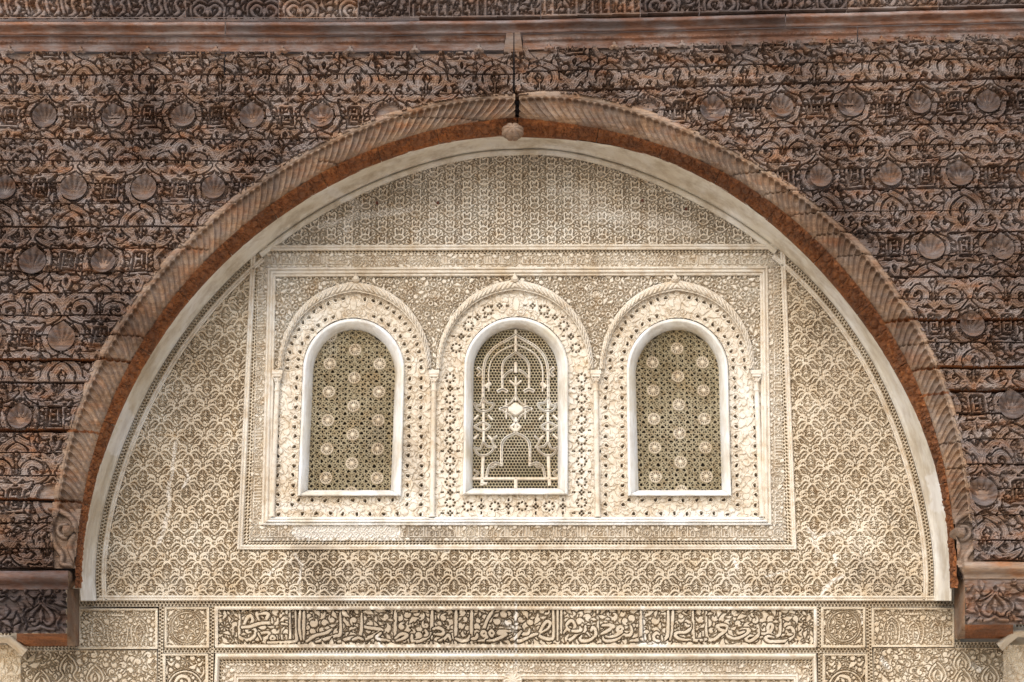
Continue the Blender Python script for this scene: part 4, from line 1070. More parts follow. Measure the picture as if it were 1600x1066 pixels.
# ------------------------------------------------------------------ the three arched windows
def ell(cx, rx_, yc, ys, n=90, a0=pi, a1=0.0, pt=0.0):
    a = np.linspace(a0, a1, n); y = ys - (ys - yc) * np.sin(a) - pt * np.exp(-(np.cos(a) / 0.10) ** 2)
    return np.stack([cx + rx_ * np.cos(a), y], -1)
def opening(g, n=70):
    """outline of an opening with a round head: bottom left, up, over, down to bottom right"""
    xl0, xr0, xl1, xr1, yb, ys, yc = g
    arc = ell((xl1 + xr1) / 2, (xr1 - xl1) / 2, yc, ys, n)
    return np.vstack([line((xl0, yb), (xl1, ys), 40)[:-1], arc, line((xr1, ys), (xr0, yb), 40)[1:]])
SURN = ['left', 'middle', 'right']
sur = []
for k, w in enumerate(WIN):
    t = thing('carved_window_surround', ['cream carved stucco surround of the left window, edged with round drilled holes',
              'cream carved stucco surround of the middle window, with flower-like clusters of holes',
              'cream carved stucco surround of the right window, edged with round drilled holes'][k], 'window surround', tuple(float(v) for v in P((w['box'][0] + w['box'][1]) / 2, 808, 0)), 'carved window surrounds')
    sur.append(t)
    cx, rxo, yco, ys = w['rope']; _, rxi, yci, _ = w['ropi']
    bx0, bx1 = w['box']; x0, x1 = bx0 - 5, bx1 + 5
    Fd = Field(x0, -812, x1 - x0, 812 - 438, 2.6, far=7); rg = random.Random(400 + k)
    fx = w['f']; fcx = (fx[2] + fx[3]) / 2
    op = opening(fx)
    Fd.arabesque(rg, 800, 22, 5.4, 0.7)
    # top keystone motif: two rings and an ogee leaf
    for s in (-1, 1): Fd.ring(fcx + s * 7.5, -489, 5, 2.4, carve=1.0); Fd.dot(fcx + s * 7.5, -489, 2.2)
    Fd.stroke([(fcx, -483), (fcx, -474), (fcx, -464)], [8, 10, 2], carve=1.1)
    Fd.fill(rg, 0.6, 1.9, ['leaf'], 300)
    if k != 1:
        yy = 795; rowsx = []
        inn = ell(fcx, (fx[3] - fx[2]) / 2 + 8, fx[6] - 8, ys, 22); out = ell(cx, rxi - 8, yci + 9, ys, 28)
        pts = [tuple(p) for p in inn if abs(p[0] - fcx) > 22] + [tuple(p) for p in out if abs(p[0] - cx) > 14]
        for y in np.arange(592, 806, 15.2):
            e = (y - 580) / 200.0
            xl = fx[2] + (fx[0] - fx[2]) * e; xr = fx[3] + (fx[1] - fx[3]) * e
            if y < 790: pts += [(xl - 8, y), (xr + 9, y)]
            pts += [(bx0 + 9.5, y), (bx1 - 10, y)]
        for x in np.arange(fx[0] + 2, fx[1], 21): pts += [(x, 782.5), (x + 7, 803.5)]
        for x, y in pts:
            jx, jy = rg.uniform(-1, 1), rg.uniform(-1, 1)
            Fd.dot(x + jx, -y - jy, 4.6, carve=0.8)
            for q in range(3):
                a = q * 2.1 + rg.uniform(0, 2); Fd.hole(x + jx + 1.35 * cos(a), -y - jy + 1.35 * sin(a), 1.45)
    else:
        mids = []
        for a in np.linspace(0.10 * pi, 0.415 * pi, 6):
            for s in (-1, 1):
                rx_ = (rxi + (fx[3] - fx[2]) / 2) / 2; mids.append((fcx + s * rx_ * cos(a), ys - ((ys - yci) + (ys - fx[6])) / 2 * sin(a)))
        col = [(bx0 + fx[0]) / 2 + 3.0, (bx1 + fx[1]) / 2 - 2]
        for y in np.arange(592, 806, 16.2):
            for c in col: mids.append((c, y))
        n_side = len(mids)
        for x in np.linspace(fx[0] + 8, fx[1] - 8, 8): mids.append((x, 792))
        for q, (x, y) in enumerate(mids):
            typ = (q // 2) % 2 if q < n_side else q % 2
            if typ == 0:
                Fd.dot(x, -y, 4.0)
                for a in np.arange(0, 2 * pi, pi / 4): Fd.hole(x + 7.2 * cos(a), -y + 6.4 * sin(a), 1.35)
            else:
                for a in np.arange(0, 2 * pi, pi / 2): Fd.hole(x + 3.0 * cos(a), -y + 3.0 * sin(a), 1.5)
                dxx = (11, 0) if q < n_side else (0, 9)
                for s in (-1, 1): Fd.hole(x + s * dxx[0], -y + s * dxx[1], 1.1); Fd.hole(x + s * dxx[0] * 1.25, -y + s * dxx[1] * 1.25, 1.0)
    def hf(px, py, u, wv, Fd=Fd):
        D = Fd.sample(px, -py) + 0.25 * vn(px, py, 3.2, 17)
        L = 0.5 + 0.5 * vn(px, py, 8, 18)
        shallow = prof(D, 0.35, 1.1, 0.2) * (0.0045 + 0.002 * L)
        hole = sstep(-0.45, 0.45, Fd.sample(px, -py, Fd.H))   # only the drilled holes go deep
        return 0.010 + shallow - 0.045 * hole - 0.003 * sstep(0.1, 0.7, D)
    inr = np.vstack([ell(cx, rxi + 3, yci - 3, ys), [(bx1 + 5, ys + 14), (bx1 + 5, 812), (bx0 - 5, 812), (bx0 - 5, ys + 14)]])
    def mk(px, py, inr=inr, op=op): return inpoly(px, py, inr) & ~inpoly(px, py, op) & (py < 809)
    relief('carved_ground', x0, x1, 440, 810, 0.95, hf, M_STW, t, Y0=0.022, mask=mk)
    # rope-carved arch
    oo, ii = ell(cx, rxo, yco, ys, 330, pt=2.0), ell(cx, rxi, yci, ys, 330, pt=1.5)
    mid = (oo + ii) / 2; sl = np.r_[0, np.cumsum(np.hypot(*np.diff(mid, axis=0).T))]; sm = sl[-1] / 2
    def rope(px, py, tt, sl=sl, sm=sm):
        s = np.abs(sl - sm)[:, None]; c = tt[None, :]
        inside = sstep(0.18, 0.26, c) * sstep(0.80, 0.72, c)
        ph = (s - 9.5 * np.abs((c - 0.2) / 0.6) ** 1.3) / 8.2
        leaf = np.abs(np.sin(pi * ph)) ** 0.7
        return inside * (0.018 * leaf - 0.009) + 0.003 * (c < 0.14) * (np.sin(s * 1.1) > 0)
    sweep('rope_arch', oo, ii, [(0, -0.012), (0.0, 0.002), (0.05, 0.008), (0.16, 0.010), (0.22, 0.014), (0.5, 0.022), (0.74, 0.018), (0.80, 0.010), (0.86, 0.016), (0.96, 0.014), (1.0, 0.004), (1.0, -0.02)], M_STW, t, 22, 0.0, rope)
    # bud finial
    b = MB(); bxx = (556, 804.5, 1055)[k]; fxx, _, fzz = [float(v) for v in P(bxx, 438, -0.02)]; u_ = 0.0023
    oute = [(-7, -2), (-8, 3), (-5, 7), (-3.5, 11), (0, 17), (3.5, 11), (5, 7), (8, 3), (7, -2), (0, -4)]
    n = len(oute); V = [(fxx + x * u_, 0.0, fzz + z * u_) for x, z in oute] + [(fxx + x * u_, -0.024, fzz + z * u_) for x, z in oute] + [(fxx + x * u_ * .55, -0.036, fzz + (z * .6 + 2) * u_) for x, z in oute]
    b.add(V, [(j * n + i, j * n + (i + 1) % n, (j + 1) * n + (i + 1) % n, (j + 1) * n + i) for j in range(2) for i in range(n)] + [tuple(range(2 * n, 3 * n))]); b.build('bud_finial', M_STW, t)
    # plain white frame with its splayed reveal
    g = w['g']
    oo, ii = opening(fx, 120), opening(g, 120)
    def outset(p, d):
        c = p.mean(0); v = p - c; return p + v / np.hypot(*v.T)[:, None] * d
    sweep('white_reveal', oo, ii, [(0, -0.02), (0, 0.012), (0.10, 0.020), (0.26, 0.020), (0.34, 0.012), (0.42, 0.010), (1.0, -0.055), (1.0, -0.09)], M_WH, t, None, 0.0, None, 0.0012)
    sweep('white_sill', line((fx[0], fx[4]), (fx[1], fx[4]), 30), line((g[0], g[4]), (g[1], g[4]), 30), [(0, -0.02), (0, 0.014), (0.12, 0.022), (0.5, 0.016), (0.7, 0.006), (1.0, -0.055), (1.0, -0.09)], M_WH, t, None, 0.0, None, 0.0012)

# spandrels above the rope arches
spn = thing('arcade_spandrel', 'finely pierced cream stucco spandrels between and above the three window arches', 'stucco panel', (0, 0, zof(580, 0)))
Fq = Field(428, -600, 764, 172, 2.6, far=5); rg = random.Random(77)
for c in (678, 932):
    Fq.ring(c, -462, 9, 2.2)
    for q in range(-4, 5):
        a = pi / 2 + q * 0.36; Fq.stroke([(c + 2 * cos(a), -468 + 2 * sin(a)), (c + 8 * cos(a), -466 + 9 * sin(a))], [0.8, 2.6], smooth=False)
    for y in (478, 484): Fq.stroke([(c - 22, -y), (c, -y - 3), (c + 22, -y)], 1.6)
    for s in (-1, 1):
        for x, y in ((12, 500), (0, 512), (9, 527), (22, 488), (33, 478), (30, 455), (44, 462), (50, 446)): Fq.ring(c + s * x, -y, 3.6, 1.8)
placed = []
for _ in range(6000):
    x, y = 430 + rg.random() * 760, 434 + rg.random() * 150
    if Fq.sample(np.array([x]), np.array([-y]))[0] > 2.2 and all((x - a) ** 2 + (y - c) ** 2 > 118 for a, c in placed): placed.append((x, y))
Fq.arabesque(rg, 700, 13, 2.6, 0.8)
for x, y in placed: Fq.dot(x, -y, 4.4, carve=0.9); Fq.hole(x + rg.uniform(-.3, .3), -y, 1.9)
Fq.fill(rg, 0.65, 1.1, ['leaf', 'dot'], 2500)
def hf(px, py, u, w):
    D = Fq.sample(px, -py) + 0.2 * vn(px, py, 3, 27); return prof(D, 0.45, 1.5, 0.15) * 0.020
rope_polys = [np.vstack([ell(w['rope'][0], w['rope'][1] - 3, w['rope'][2] + 3, w['rope'][3], pt=1.5), [(w['rope'][0] + w['rope'][1] - 3, 900), (w['rope'][0] - w['rope'][1] + 3, 900)]]) for w in WIN]
def mk(px, py):
    ok = inpoly(px, py, [(428, 431), (1190, 429), (1190, 600), (424, 600)]) & (py < 580)
    for rp in rope_polys: ok &= ~inpoly(px, py, rp)
    return ok
relief('pierced_field', 425, 1192, 430, 582, 0.92, hf, M_STW, spn, Y0=0.020, mask=mk)['kind'] = 'stuff'

# colonnettes between the windows
for k, (x, lab) in enumerate(((428, 'slender stucco colonnette at the left edge of the window group'), (676.5, 'slender stucco colonnette between the left and middle windows'),
                              (933, 'slender stucco colonnette between the middle and right windows'), (1186.5, 'slender stucco colonnette at the right edge of the window group'))):
    xb = {0: 424.5, 1: 675, 2: 934, 3: 1191}[k]
    fx, _, fz = [float(v) for v in P(xb, 808, -0.01)]; txp, _, tz = [float(v) for v in P(x, 608, -0.01)]
    t = thing('colonnette', lab, 'colonnette', (fx, -0.01, fz), 'stucco colonnettes')
    H = tz - fz; cx = fx; r = 0.0122
    b = MB(); b.lathe(cx, -0.004, [(r, fz + 0.018), (r * 1.02, fz + H * 0.5), (r * 0.96, tz - 0.01)], 24); b.build('shaft', M_STW, t, True)
    b = MB(); b.lathe(cx, -0.004, [(r * 1.3, fz), (r * 1.35, fz + 0.008), (r * 1.05, fz + 0.012), (r * 1.15, fz + 0.018), (r, fz + 0.022)], 24); b.build('base', M_STW, t, True)
    b = MB(); z = tz
    b.lathe(cx, -0.004, [(r, z - 0.012), (r * 1.22, z - 0.008), (r * 1.22, z - 0.002), (r * 0.98, z + 0.002), (r * 1.0, z + 0.02), (r * 1.18, z + 0.036), (r * 1.55, z + 0.052), (r * 1.25, z + 0.056)], 24)
    b.box(cx - 0.021, cx + 0.021, -0.028, 0.02, z + 0.056, z + 0.068); b.box(cx - 0.0245, cx + 0.0245, -0.031, 0.02, z + 0.0685, z + 0.088)
    for s in (-1, 1):
        for q in range(3): b.lathe(cx + s * (0.008 + 0.005 * q), -0.021, [(0.0005, z + 0.03 + q * 0.008), (0.006, z + 0.036 + q * 0.008), (0.0005, z + 0.044 + q * 0.008)], 8)
    b.build('capital', M_STW, t, False)

# ------------------------------------------------------------------ pierced plaster screens in the windows
def wm(p, Y):                                           # photograph point -> (x, z) on plane Y
    x, _, z = P(p[0], p[1], Y); return float(x), float(z)
GY = 0.055
def opening_poly(g): return opening(g, 60)
for k in (0, 2):
    w = WIN[k]; g = w['g']
    t = thing('window_screen', 'pierced plaster screen of interlaced stars filling the %s window' % SURN[k], 'window screen', tuple(float(v) for v in P((g[0] + g[1]) / 2, g[4], GY)), 'pierced window screens')
    poly = opening_poly(g)
    px_, pz_ = P(poly[:, 0], poly[:, 1], GY)[0], P(poly[:, 0], poly[:, 1], GY)[2]
    pw = np.stack([px_, pz_], -1); pw = pw.mean(0) + (pw - pw.mean(0)) * np.array([1.045, 1.03])
    # rosette lattice in metres
    c0 = wm((555, 547), GY) if k == 0 else wm((1058, 545), GY)
    ax = wm((594, 568.6), GY)[0] - wm((555, 568.6), GY)[0]; az = wm((555, 547), GY)[1] - wm((555, 568.8), GY)[1]
    cen = []
    for i in range(-3, 4):
        for j in range(-2, 14):
            x, z = c0[0] + i * ax, c0[1] - j * az
            if (i + j) % 2: continue
            cen.append((x, z))
    cen = np.array(cen)
    inside = lambda x, z, gr=1.0: inpoly(np.array([x]), np.array([z]), pw)[0]
    R0 = 0.0275; b = MB(); rg = random.Random(9 + k)
    # strapwork lines in six directions, stopped at the rosettes and at the frame
    xmn, xmx, zmn, zmx = pw[:, 0].min(), pw[:, 0].max(), pw[:, 1].min(), pw[:, 1].max()
    ctr = np.array(c0); seg = 0.0062
    dirs = [(0, az / 3), (math.atan2(az, ax), None), (math.atan2(-az, ax), None), (pi / 2, ax / 4), (math.atan2(3 * az, ax), None), (math.atan2(-3 * az, ax), None)]
    for di, (a, spc) in enumerate(dirs):
        d = np.array([cos(a), sin(a)]); nrm = np.array([-d[1], d[0]])
        if spc is None: spc = 0.0208 if di in (1, 2) else 0.0226
        for q in range(-70, 71):
            base = ctr + nrm * spc * (q + 0.5 * (di in (1, 2)))
            run = None; ts = np.arange(-1.2, 1.2, seg)
            pts = base + ts[:, None] * d
            ok = inpoly(pts[:, 0], pts[:, 1], pw)
            if not ok.any(): continue
            dist = np.hypot(pts[:, None, 0] - cen[None, :, 0], pts[:, None, 1] - cen[None, :, 1]).min(1)
            ok &= dist > R0 * 0.95
            on = False
            for n in range(len(ts)):
                if ok[n] and not on: st = pts[n]; on = True
                if on and (not ok[n] or n == len(ts) - 1):
                    en = pts[n - 1]; on = False
                    if np.hypot(*(en - st)) > seg * 0.9: b.bar(st[0], st[1], en[0], en[1], 0.0031, GY - 0.002 * (di % 3) - 0.001, GY + 0.006)
    o = b.build('lattice', M_GR, t); o['kind'] = 'stuff'
    mr = None
    for x, z in cen:
        if not (xmn + 0.02 < x < xmx - 0.02 and zmn - 0.03 < z < zmx + 0.01) or not (inside(x, z) or inside(x, z + 0.03)): continue
        if mr is None:
            b = MB(); n = 16
            for q in range(12):
                a0, a1 = 2 * pi * q / 12, 2 * pi * (q + 1) / 12; am = (a0 + a1) / 2
                b.bar(R0 * cos(a0), R0 * sin(a0), R0 * 1.0 * cos(a1), R0 * sin(a1), 0.0052, -0.007, 0.009)
                b.bar(0.008 * cos(a0), 0.008 * sin(a0), R0 * cos(a0), R0 * sin(a0), 0.0046, -0.006, 0.009)
                b.bar(0.021 * cos(a0), 0.021 * sin(a0), 0.024 * cos(am), 0.024 * sin(am), 0.0042, -0.006, 0.009)
            V = [(0.0078 * cos(2 * pi * q / 16), -0.008, 0.0078 * sin(2 * pi * q / 16)) for q in range(16)] + [(0, -0.010, 0)]
            b.add(V, [(q, (q + 1) % 16, 16) for q in range(16)])
            ob = b.build('rosette', M_ST, None); mr = ob.data; ob.parent = t
        else:
            ob = bpy.data.objects.new('rosette', mr); COL.objects.link(ob); ob.parent = t
        base = ROOT[t]; ob.location = (x - base[0], GY - base[1], z - base[2])
# middle screen: honeycomb with raised tracery
w = WIN[1]; g = w['g']
t = thing('window_screen', 'honeycomb plaster screen with raised niche tracery filling the middle window', 'window screen', tuple(float(v) for v in P((g[0] + g[1]) / 2, g[4], GY)), 'pierced window screens')
poly = opening_poly(g); X_, _, Z_ = P(poly[:, 0], poly[:, 1], GY); pw = np.stack([X_, Z_], -1); pw = pw.mean(0) + (pw - pw.mean(0)) * np.array([1.03, 1.02])
hx = wm((804.9, 620), GY)[0] - wm((800, 620), GY)[0]; hz = (wm((800, 600), GY)[1] - wm((800, 640), GY)[1]) / 40 * 4.4
V = []; F = []; a6 = [pi / 6 + pi / 3 * q for q in range(6)]
x0, x1, z0, z1 = pw[:, 0].min(), pw[:, 0].max(), pw[:, 1].min(), pw[:, 1].max()
cells = [(i, j, x0 + (i + 0.5 * (j % 2)) * hx, z0 + j * hz) for j in range(int((z1 - z0) / hz) + 2) for i in range(int((x1 - x0) / hx) + 2)]
ca = np.array(cells); okc = inpoly(ca[:, 2], ca[:, 3], pw)
for (i, j, cx, cz), ok in zip(cells, okc):
    if ok:
        bI = len(V)
        for rr, y in ((0.60, GY), (0.46, GY - 0.001), (0.44, GY + 0.007)):
            for a in a6: V.append((cx + hx * rr * cos(a) * 0.98, y + 0.0006 * ((i * 7 + j * 3) % 5 - 2), cz + hz * 1.155 * rr * sin(a) * 0.98 if rr == 0.60 else cz + hz * rr * 1.12 * sin(a)))
        for q in range(6):
            q2 = (q + 1) % 6
            F.append((bI + q, bI + q2, bI + 6 + q2, bI + 6 + q)); F.append((bI + 6 + q, bI + 6 + q2, bI + 12 + q2, bI + 12 + q))
b = MB(); b.v = V; b.f = F; o = b.build('honeycomb', M_GR, t); o['kind'] = 'stuff'
def trace(pts, wd, smooth=True):
    p = crv(pts, 5) if smooth and len(pts) > 2 else np.array(pts, float)
    b = MB()
    for a, c in zip(p[:-1], p[1:]):
        ax_, az_ = wm(a, GY); bx_, bz_ = wm(c, GY); b.bar(ax_, az_, bx_, bz_, wd * 0.0040, GY - 0.010, GY + 0.006)
    b.build('tracery', M_STW, t)
m_ = lambda p: [(2 * 805.8 - x, y) for x, y in p]
for pts, wd in (([(755, 638), (755, 600), (756, 575), (761, 558), (774, 543), (792, 532), (805.8, 524)], 3.4), ([(785, 607), (785, 575), (789, 563), (797, 557), (805.8, 551)], 2.8),
                ([(755.6, 642), (755.6, 690)], 3.2), ([(755, 712), (753, 758)], 3.8), ([(783.7, 728), (783.7, 700), (786, 690), (793, 683), (805.8, 677)], 3.2), ([(783.7, 727), (773, 724), (764, 730), (760, 746)], 3.0),
                ([(741, 631), (750, 634), (755, 624), (762, 630), (771, 632), (766, 640), (755, 644), (746, 640), (741, 631)], 2.6), ([(741, 700), (750, 702), (755, 692), (762, 698), (771, 700), (766, 708), (755, 713), (746, 709), (741, 700)], 2.6),
                ([(741, 667), (754, 661), (765, 667), (754, 674), (741, 667)], 2.8), ([(800, 579), (792, 584), (787, 590)], 3.0), ([(778, 612), (785, 609), (792, 612)], 4.0), ([(805, 640), (790, 638), (781, 640)], 3.4), ([(747, 576), (752, 582), (747, 588)], 4.0), ([(760, 604), (765, 600)], 5.0),
                ([(764, 728), (770, 731), (775, 727)], 2.6), ([(764, 612), (764, 578), (772, 558), (788, 546), (805.8, 539)], 1.8), ([(747, 650), (741, 656)], 2.6), ([(763, 650), (769, 656)], 2.6), ([(747, 680), (741, 686)], 2.6), ([(763, 682), (769, 688)], 2.6),
                ([(805.8, 618), (798, 630), (784, 640), (798, 650), (805.8, 663)], 2.0), ([(791, 625), (791, 655)], 1.8), ([(775, 700), (769, 690), (776, 682)], 2.2), ([(741, 735), (747, 740), (741, 746)], 2.4)):
    trace(pts, wd); trace(m_(pts), wd)
for pts, wd in (([(805.8, 517), (805.8, 552)], 3.0), ([(805.8, 568), (805.8, 582)], 3.6), ([(805.8, 590), (805.8, 626)], 2.4), ([(805.8, 654), (805.8, 676)], 3.0), ([(739.5, 748.6), (871, 748.6)], 3.2), ([(798, 668), (805.8, 661), (813, 668), (805.8, 675), (798, 668)], 3.0),
                ([(805.8, 749), (805.8, 762)], 4.0), ([(797, 596), (805.8, 603), (814, 596)], 2.4), ([(752, 756), (760, 756)], 3.0)): trace(pts, wd, False)
cx, cz = wm((805.6, 640), GY); b = MB(); n = 16
V = [(cx + 0.038 * (1 + .12 * cos(4 * a)) * cos(a), GY, cz + 0.031 * (1 + .12 * cos(4 * a)) * sin(a)) for a in [2 * pi * q / n for q in range(n)]]
V += [(cx + (v[0] - cx) * .82, GY - 0.012, cz + (v[2] - cz) * .82) for v in V] ; V += [(cx + (v[0] - cx) * .35, GY - 0.015, cz + (v[2] - cz) * .35) for v in V[:n]]
b.add(V, [(j * n + q, j * n + (q + 1) % n, (j + 1) * n + (q + 1) % n, (j + 1) * n + q) for j in range(2) for q in range(n)] + [tuple(range(2 * n, 3 * n))]); b.build('rosette', M_STW, t)

# ------------------------------------------------------------------ the bands below the lunette
bs = thing('pierced_border_grid', 'narrow pierced net borders dividing the panels below the lunette', 'stucco border', (0, 0, zof(1012, 0)))
net('net_border', line((116, 939.5), (1499, 940)), line((116, 947.8), (1499, 948)), bs)
for x0, x1, y0, y1 in ((114.5, 122, 948, 1016), (249, 256.5, 948, 1115), (328, 335.5, 948, 1115), (1276, 1282, 948, 1115), (1352.5, 1361, 948, 1115), (1492, 1499, 948, 1004)):
    sl = -3.0 if x0 < 806 else 3.0; s = sl * (y1 - y0) / 118.0
    net('net_border', line((x0, y0), (x0 + s, y1)), line((x1, y0), (x1 + s, y1)), bs)
net('net_border', line((256, 1012.8), (1355, 1013)), line((256, 1020), (1355, 1020)), bs)
net('net_border', line((40, 1009), (114, 1008)), line((44, 1016), (120, 1016)), bs); net('net_border', line((1492, 1004), (1572, 1003)), line((1492, 1012), (1570, 1012)), bs)
net('net_border', line((-30, 984), (18, 985)), line((-30, 992), (18, 993)), bs); net('net_border', line((1586, 972), (1640, 972)), line((1586, 980), (1640, 980)), bs)

def panel(name, label, cat, x0, x1, y0, y1, Fd, depth, mat, group=None, lev=None, step=0.95, brd=3.2, deep=0.0):
    t = thing(name, label, cat, tuple(float(v) for v in P((x0 + x1) / 2, min(y1, 1066), 0)), group)
    def hf(px, py, u, w):
        D = Fd.sample(px, -py) + 0.22 * vn(px, py, 3, 37)
        h = prof(D, 0.4, 1.3, 0.08) * depth
        if lev: h = h * (1 - lev * sstep(0.2, 0.8, Fd.sample(px, -py, Fd.L)))
        e = np.minimum(np.minimum(px - x0, x1 - px), np.minimum(py - y0, (y1 - py) if y1 < 1080 else 99))
        ins = sstep(brd - 0.4, brd + 0.8, e)
        return h * ins + (1 - ins) * (depth + 0.003) * sstep(-0.2, 0.9, e) + 0.0006 * vn(px, py, 5, 38)
    o = relief('carved_relief', x0, x1, y0, y1, step, hf, mat, t, Y0=depth)
    if brd > 2:
        c = [(x0, y0), (x1, y0), (x1, y1), (x0, y1)]; q = [(x0 + brd, y0 + brd), (x1 - brd, y0 + brd), (x1 - brd, y1 - brd), (x0 + brd, y1 - brd)]
        for k in range(4):
            if y1 > 1080 and k == 2: continue
            n = int(max(abs(c[(k + 1) % 4][0] - c[k][0]), abs(c[(k + 1) % 4][1] - c[k][1])) / 3) + 2
            sweep('border_strip', line(c[k], c[(k + 1) % 4], n), line(q[k], q[(k + 1) % 4], n), [(0, -0.01), (0.0, 0.004), (0.15, 0.0075), (0.45, 0.008), (0.6, 0.005), (0.75, 0.0065), (0.95, 0.0055), (1.0, -0.01)], M_STW if name == 'inscription_panel' else mat, t, rough=0.0008)
    return t
# ---- the great inscription
FI = Field(337, -1012, 940, 64, 3.2, far=7)
S = 6.667
def L(off, pts, wd=5.4, carve=1.1): FI.stroke([(off + x / S, -(935 + y / S)) for x, y in pts], [wd * .8, wd * 1.12, wd * .95, wd * 1.1, wd * .62], carve=carve, lvl=0)
rg = random.Random(31)
FI.L[:] = 1
# leafy ground behind the letters
def leafcurl(off, c, r, a, tw):
    x, y = off + c[0] / S, -(935 + c[1] / S); p = []
    for q in range(9):
        rr = r * (1 - q * 0.085) / S; aa = a + tw * q * 0.62; p.append((x + rr * cos(aa), y + rr * sin(aa)))
    FI.stroke(p, [2, 6, 9, 8, 7, 6, 5, 4], carve=1.0, lvl=1)
for off in (330, 560, 790, 1020):
    for q in range(9):
        leafcurl(off, (90 + q * 175 + rg.uniform(-40, 40), rg.choice((190, 230, 300)) + rg.uniform(-20, 20)), rg.uniform(50, 80), rg.uniform(0, 6), rg.choice((-1, 1)))
FI.arabesque(rg, 420, 20, 6.0, 0.9, lvl=1)
# letters, right to left: the verse as it runs in the photograph
o4, o3, o2, o1 = 1020, 790, 560, 330
L(o4, [(1320, 155), (1318, 350), (1295, 398), (1240, 395), (1196, 345), (1196, 295), (1220, 275), (1240, 300), (1225, 345), (1170, 378), (1105, 362), (1085, 290)])
L(o4, [(1384, 350), (1400, 318), (1432, 315), (1456, 350), (1450, 402), (1400, 445), (1300, 460), (1200, 455), (1166, 425), (1196, 402), (1255, 415)]); L(o4, [(1384, 352), (1400, 385), (1440, 385)], 5)
L(o4, [(1085, 292), (1092, 380), (1050, 430), (992, 455), (962, 430), (988, 402), (1040, 396)])
L(o4, [(872, 352), (932, 334), (1000, 342), (930, 402), (862, 425), (790, 410), (752, 372), (700, 330)]); L(o4, [(872, 352), (890, 372), (950, 352)], 5)
L(o4, [(762, 342), (768, 302), (712, 285), (666, 300), (690, 335), (742, 352), (690, 392), (640, 432), (592, 446), (566, 420), (552, 350), (551, 142)])
L(o4, [(552, 436), (508, 442), (480, 424), (490, 372)]); L(o4, [(505, 443), (445, 447), (416, 412), (413, 142)])
L(o4, [(332, 272), (350, 246), (380, 270), (382, 322), (340, 360), (252, 366), (226, 392), (262, 426), (330, 440), (392, 442)]); L(o4, [(334, 275), (350, 298), (378, 292)], 4.5)
L(o4, [(206, 140), (196, 300), (176, 442)]); L(o4, [(156, 140), (152, 370), (120, 432), (60, 446), (14, 440), (4, 405)]); L(o4, [(95, 440), (88, 395)], 5); L(o4, [(52, 442), (46, 398)], 5)
L(o3, [(1405, 142), (1404, 400), (1380, 438), (1290, 452)]); L(o3, [(1406, 430), (1460, 442), (1530, 440)]); L(o3, [(1500, 436), (1492, 385)], 5); L(o3, [(1455, 436), (1448, 390)], 5)
L(o3, [(1596, 452), (1552, 444), (1538, 402), (1568, 370), (1598, 385)])
L(o3, [(1300, 300), (1312, 350), (1290, 392), (1242, 392), (1214, 382), (1160, 430), (1080, 456), (1022, 442), (1012, 410)])
L(o3, [(1210, 352), (1168, 356), (1164, 328), (1190, 304), (1216, 326), (1200, 362), (1140, 396), (1082, 410), (1040, 404)])
L(o3, [(1006, 292), (1080, 288), (1122, 304), (1050, 352), (978, 384)]); L(o3, [(962, 400), (955, 130)])
L(o3, [(890, 345), (906, 310), (932, 340), (936, 392), (880, 440), (802, 455), (772, 430), (790, 400)])
L(o3, [(830, 300), (832, 346), (792, 352), (740, 382), (690, 430), (642, 450), (630, 420), (652, 392)]); L(o3, [(850, 370), (876, 402)], 5)
L(o3, [(640, 332), (640, 275), (690, 242), (722, 300), (692, 350), (640, 332), (600, 372)]); L(o3, [(692, 350), (745, 352), (782, 340), (772, 308)])
L(o3, [(580, 130), (578, 372)]); L(o3, [(540, 130), (540, 442)]); L(o3, [(495, 130), (498, 392), (470, 432), (402, 424), (352, 400), (350, 372), (392, 290), (430, 250), (464, 268), (440, 322), (372, 366)])
L(o3, [(330, 380), (280, 392), (200, 432), (142, 456), (116, 440)]); L(o3, [(110, 325), (134, 308), (160, 340), (182, 382), (236, 372), (250, 328)]); L(o3, [(162, 350), (102, 420), (50, 442)])
for x in (30, 390, 770, 1020, 1182): L(o2, [(x, 140), (x - 2, 280), (x - 4, 430)], 5.6)
L(o2, [(1402, 140), (1340, 240), (1290, 380)], 5.6); L(o2, [(390, 425), (450, 380), (512, 388), (482, 422), (400, 452)]); L(o2, [(560, 390), (566, 452), (640, 455), (722, 410), (760, 368)])
L(o2, [(782, 330), (842, 318), (892, 350), (870, 385), (790, 380)]); L(o2, [(1018, 428), (1080, 452), (1142, 440), (1160, 398)]); L(o2, [(1182, 432), (1230, 420), (1240, 378)])
L(o2, [(1340, 380), (1310, 352), (1284, 378), (1310, 402), (1340, 382), (1325, 440), (1250, 452)]); L(o2, [(1415, 372), (1390, 345), (1366, 370), (1390, 400), (1414, 378)], 5)
L(o2, [(1580, 352), (1480, 350), (1462, 378), (1540, 382), (1430, 440), (1340, 452)]); L(o2, [(700, 340), (722, 380), (690, 402)], 5); L(o2, [(30, 282), (90, 312), (230, 332), (240, 352), (130, 410), (42, 442), (20, 410)])
L(o2, [(240, 370), (190, 425), (330, 450)], 5); L(o2, [(960, 440), (940, 390), (900, 430), (840, 450)], 5)
L(o1, [(305, 180), (304, 390), (330, 432), (402, 440), (460, 400), (470, 342), (420, 315), (380, 335), (386, 366), (420, 360)])
L(o1, [(500, 205), (482, 172), (530, 165), (604, 174), (560, 250), (520, 258), (482, 190)], 5.6); L(o1, [(352, 282), (380, 220), (420, 190), (440, 240), (412, 288), (352, 290)], 5.6)
L(o1, [(330, 312), (420, 302), (520, 270), (620, 266), (692, 270), (702, 222)], 5.6); L(o1, [(645, 265), (640, 218)], 5)
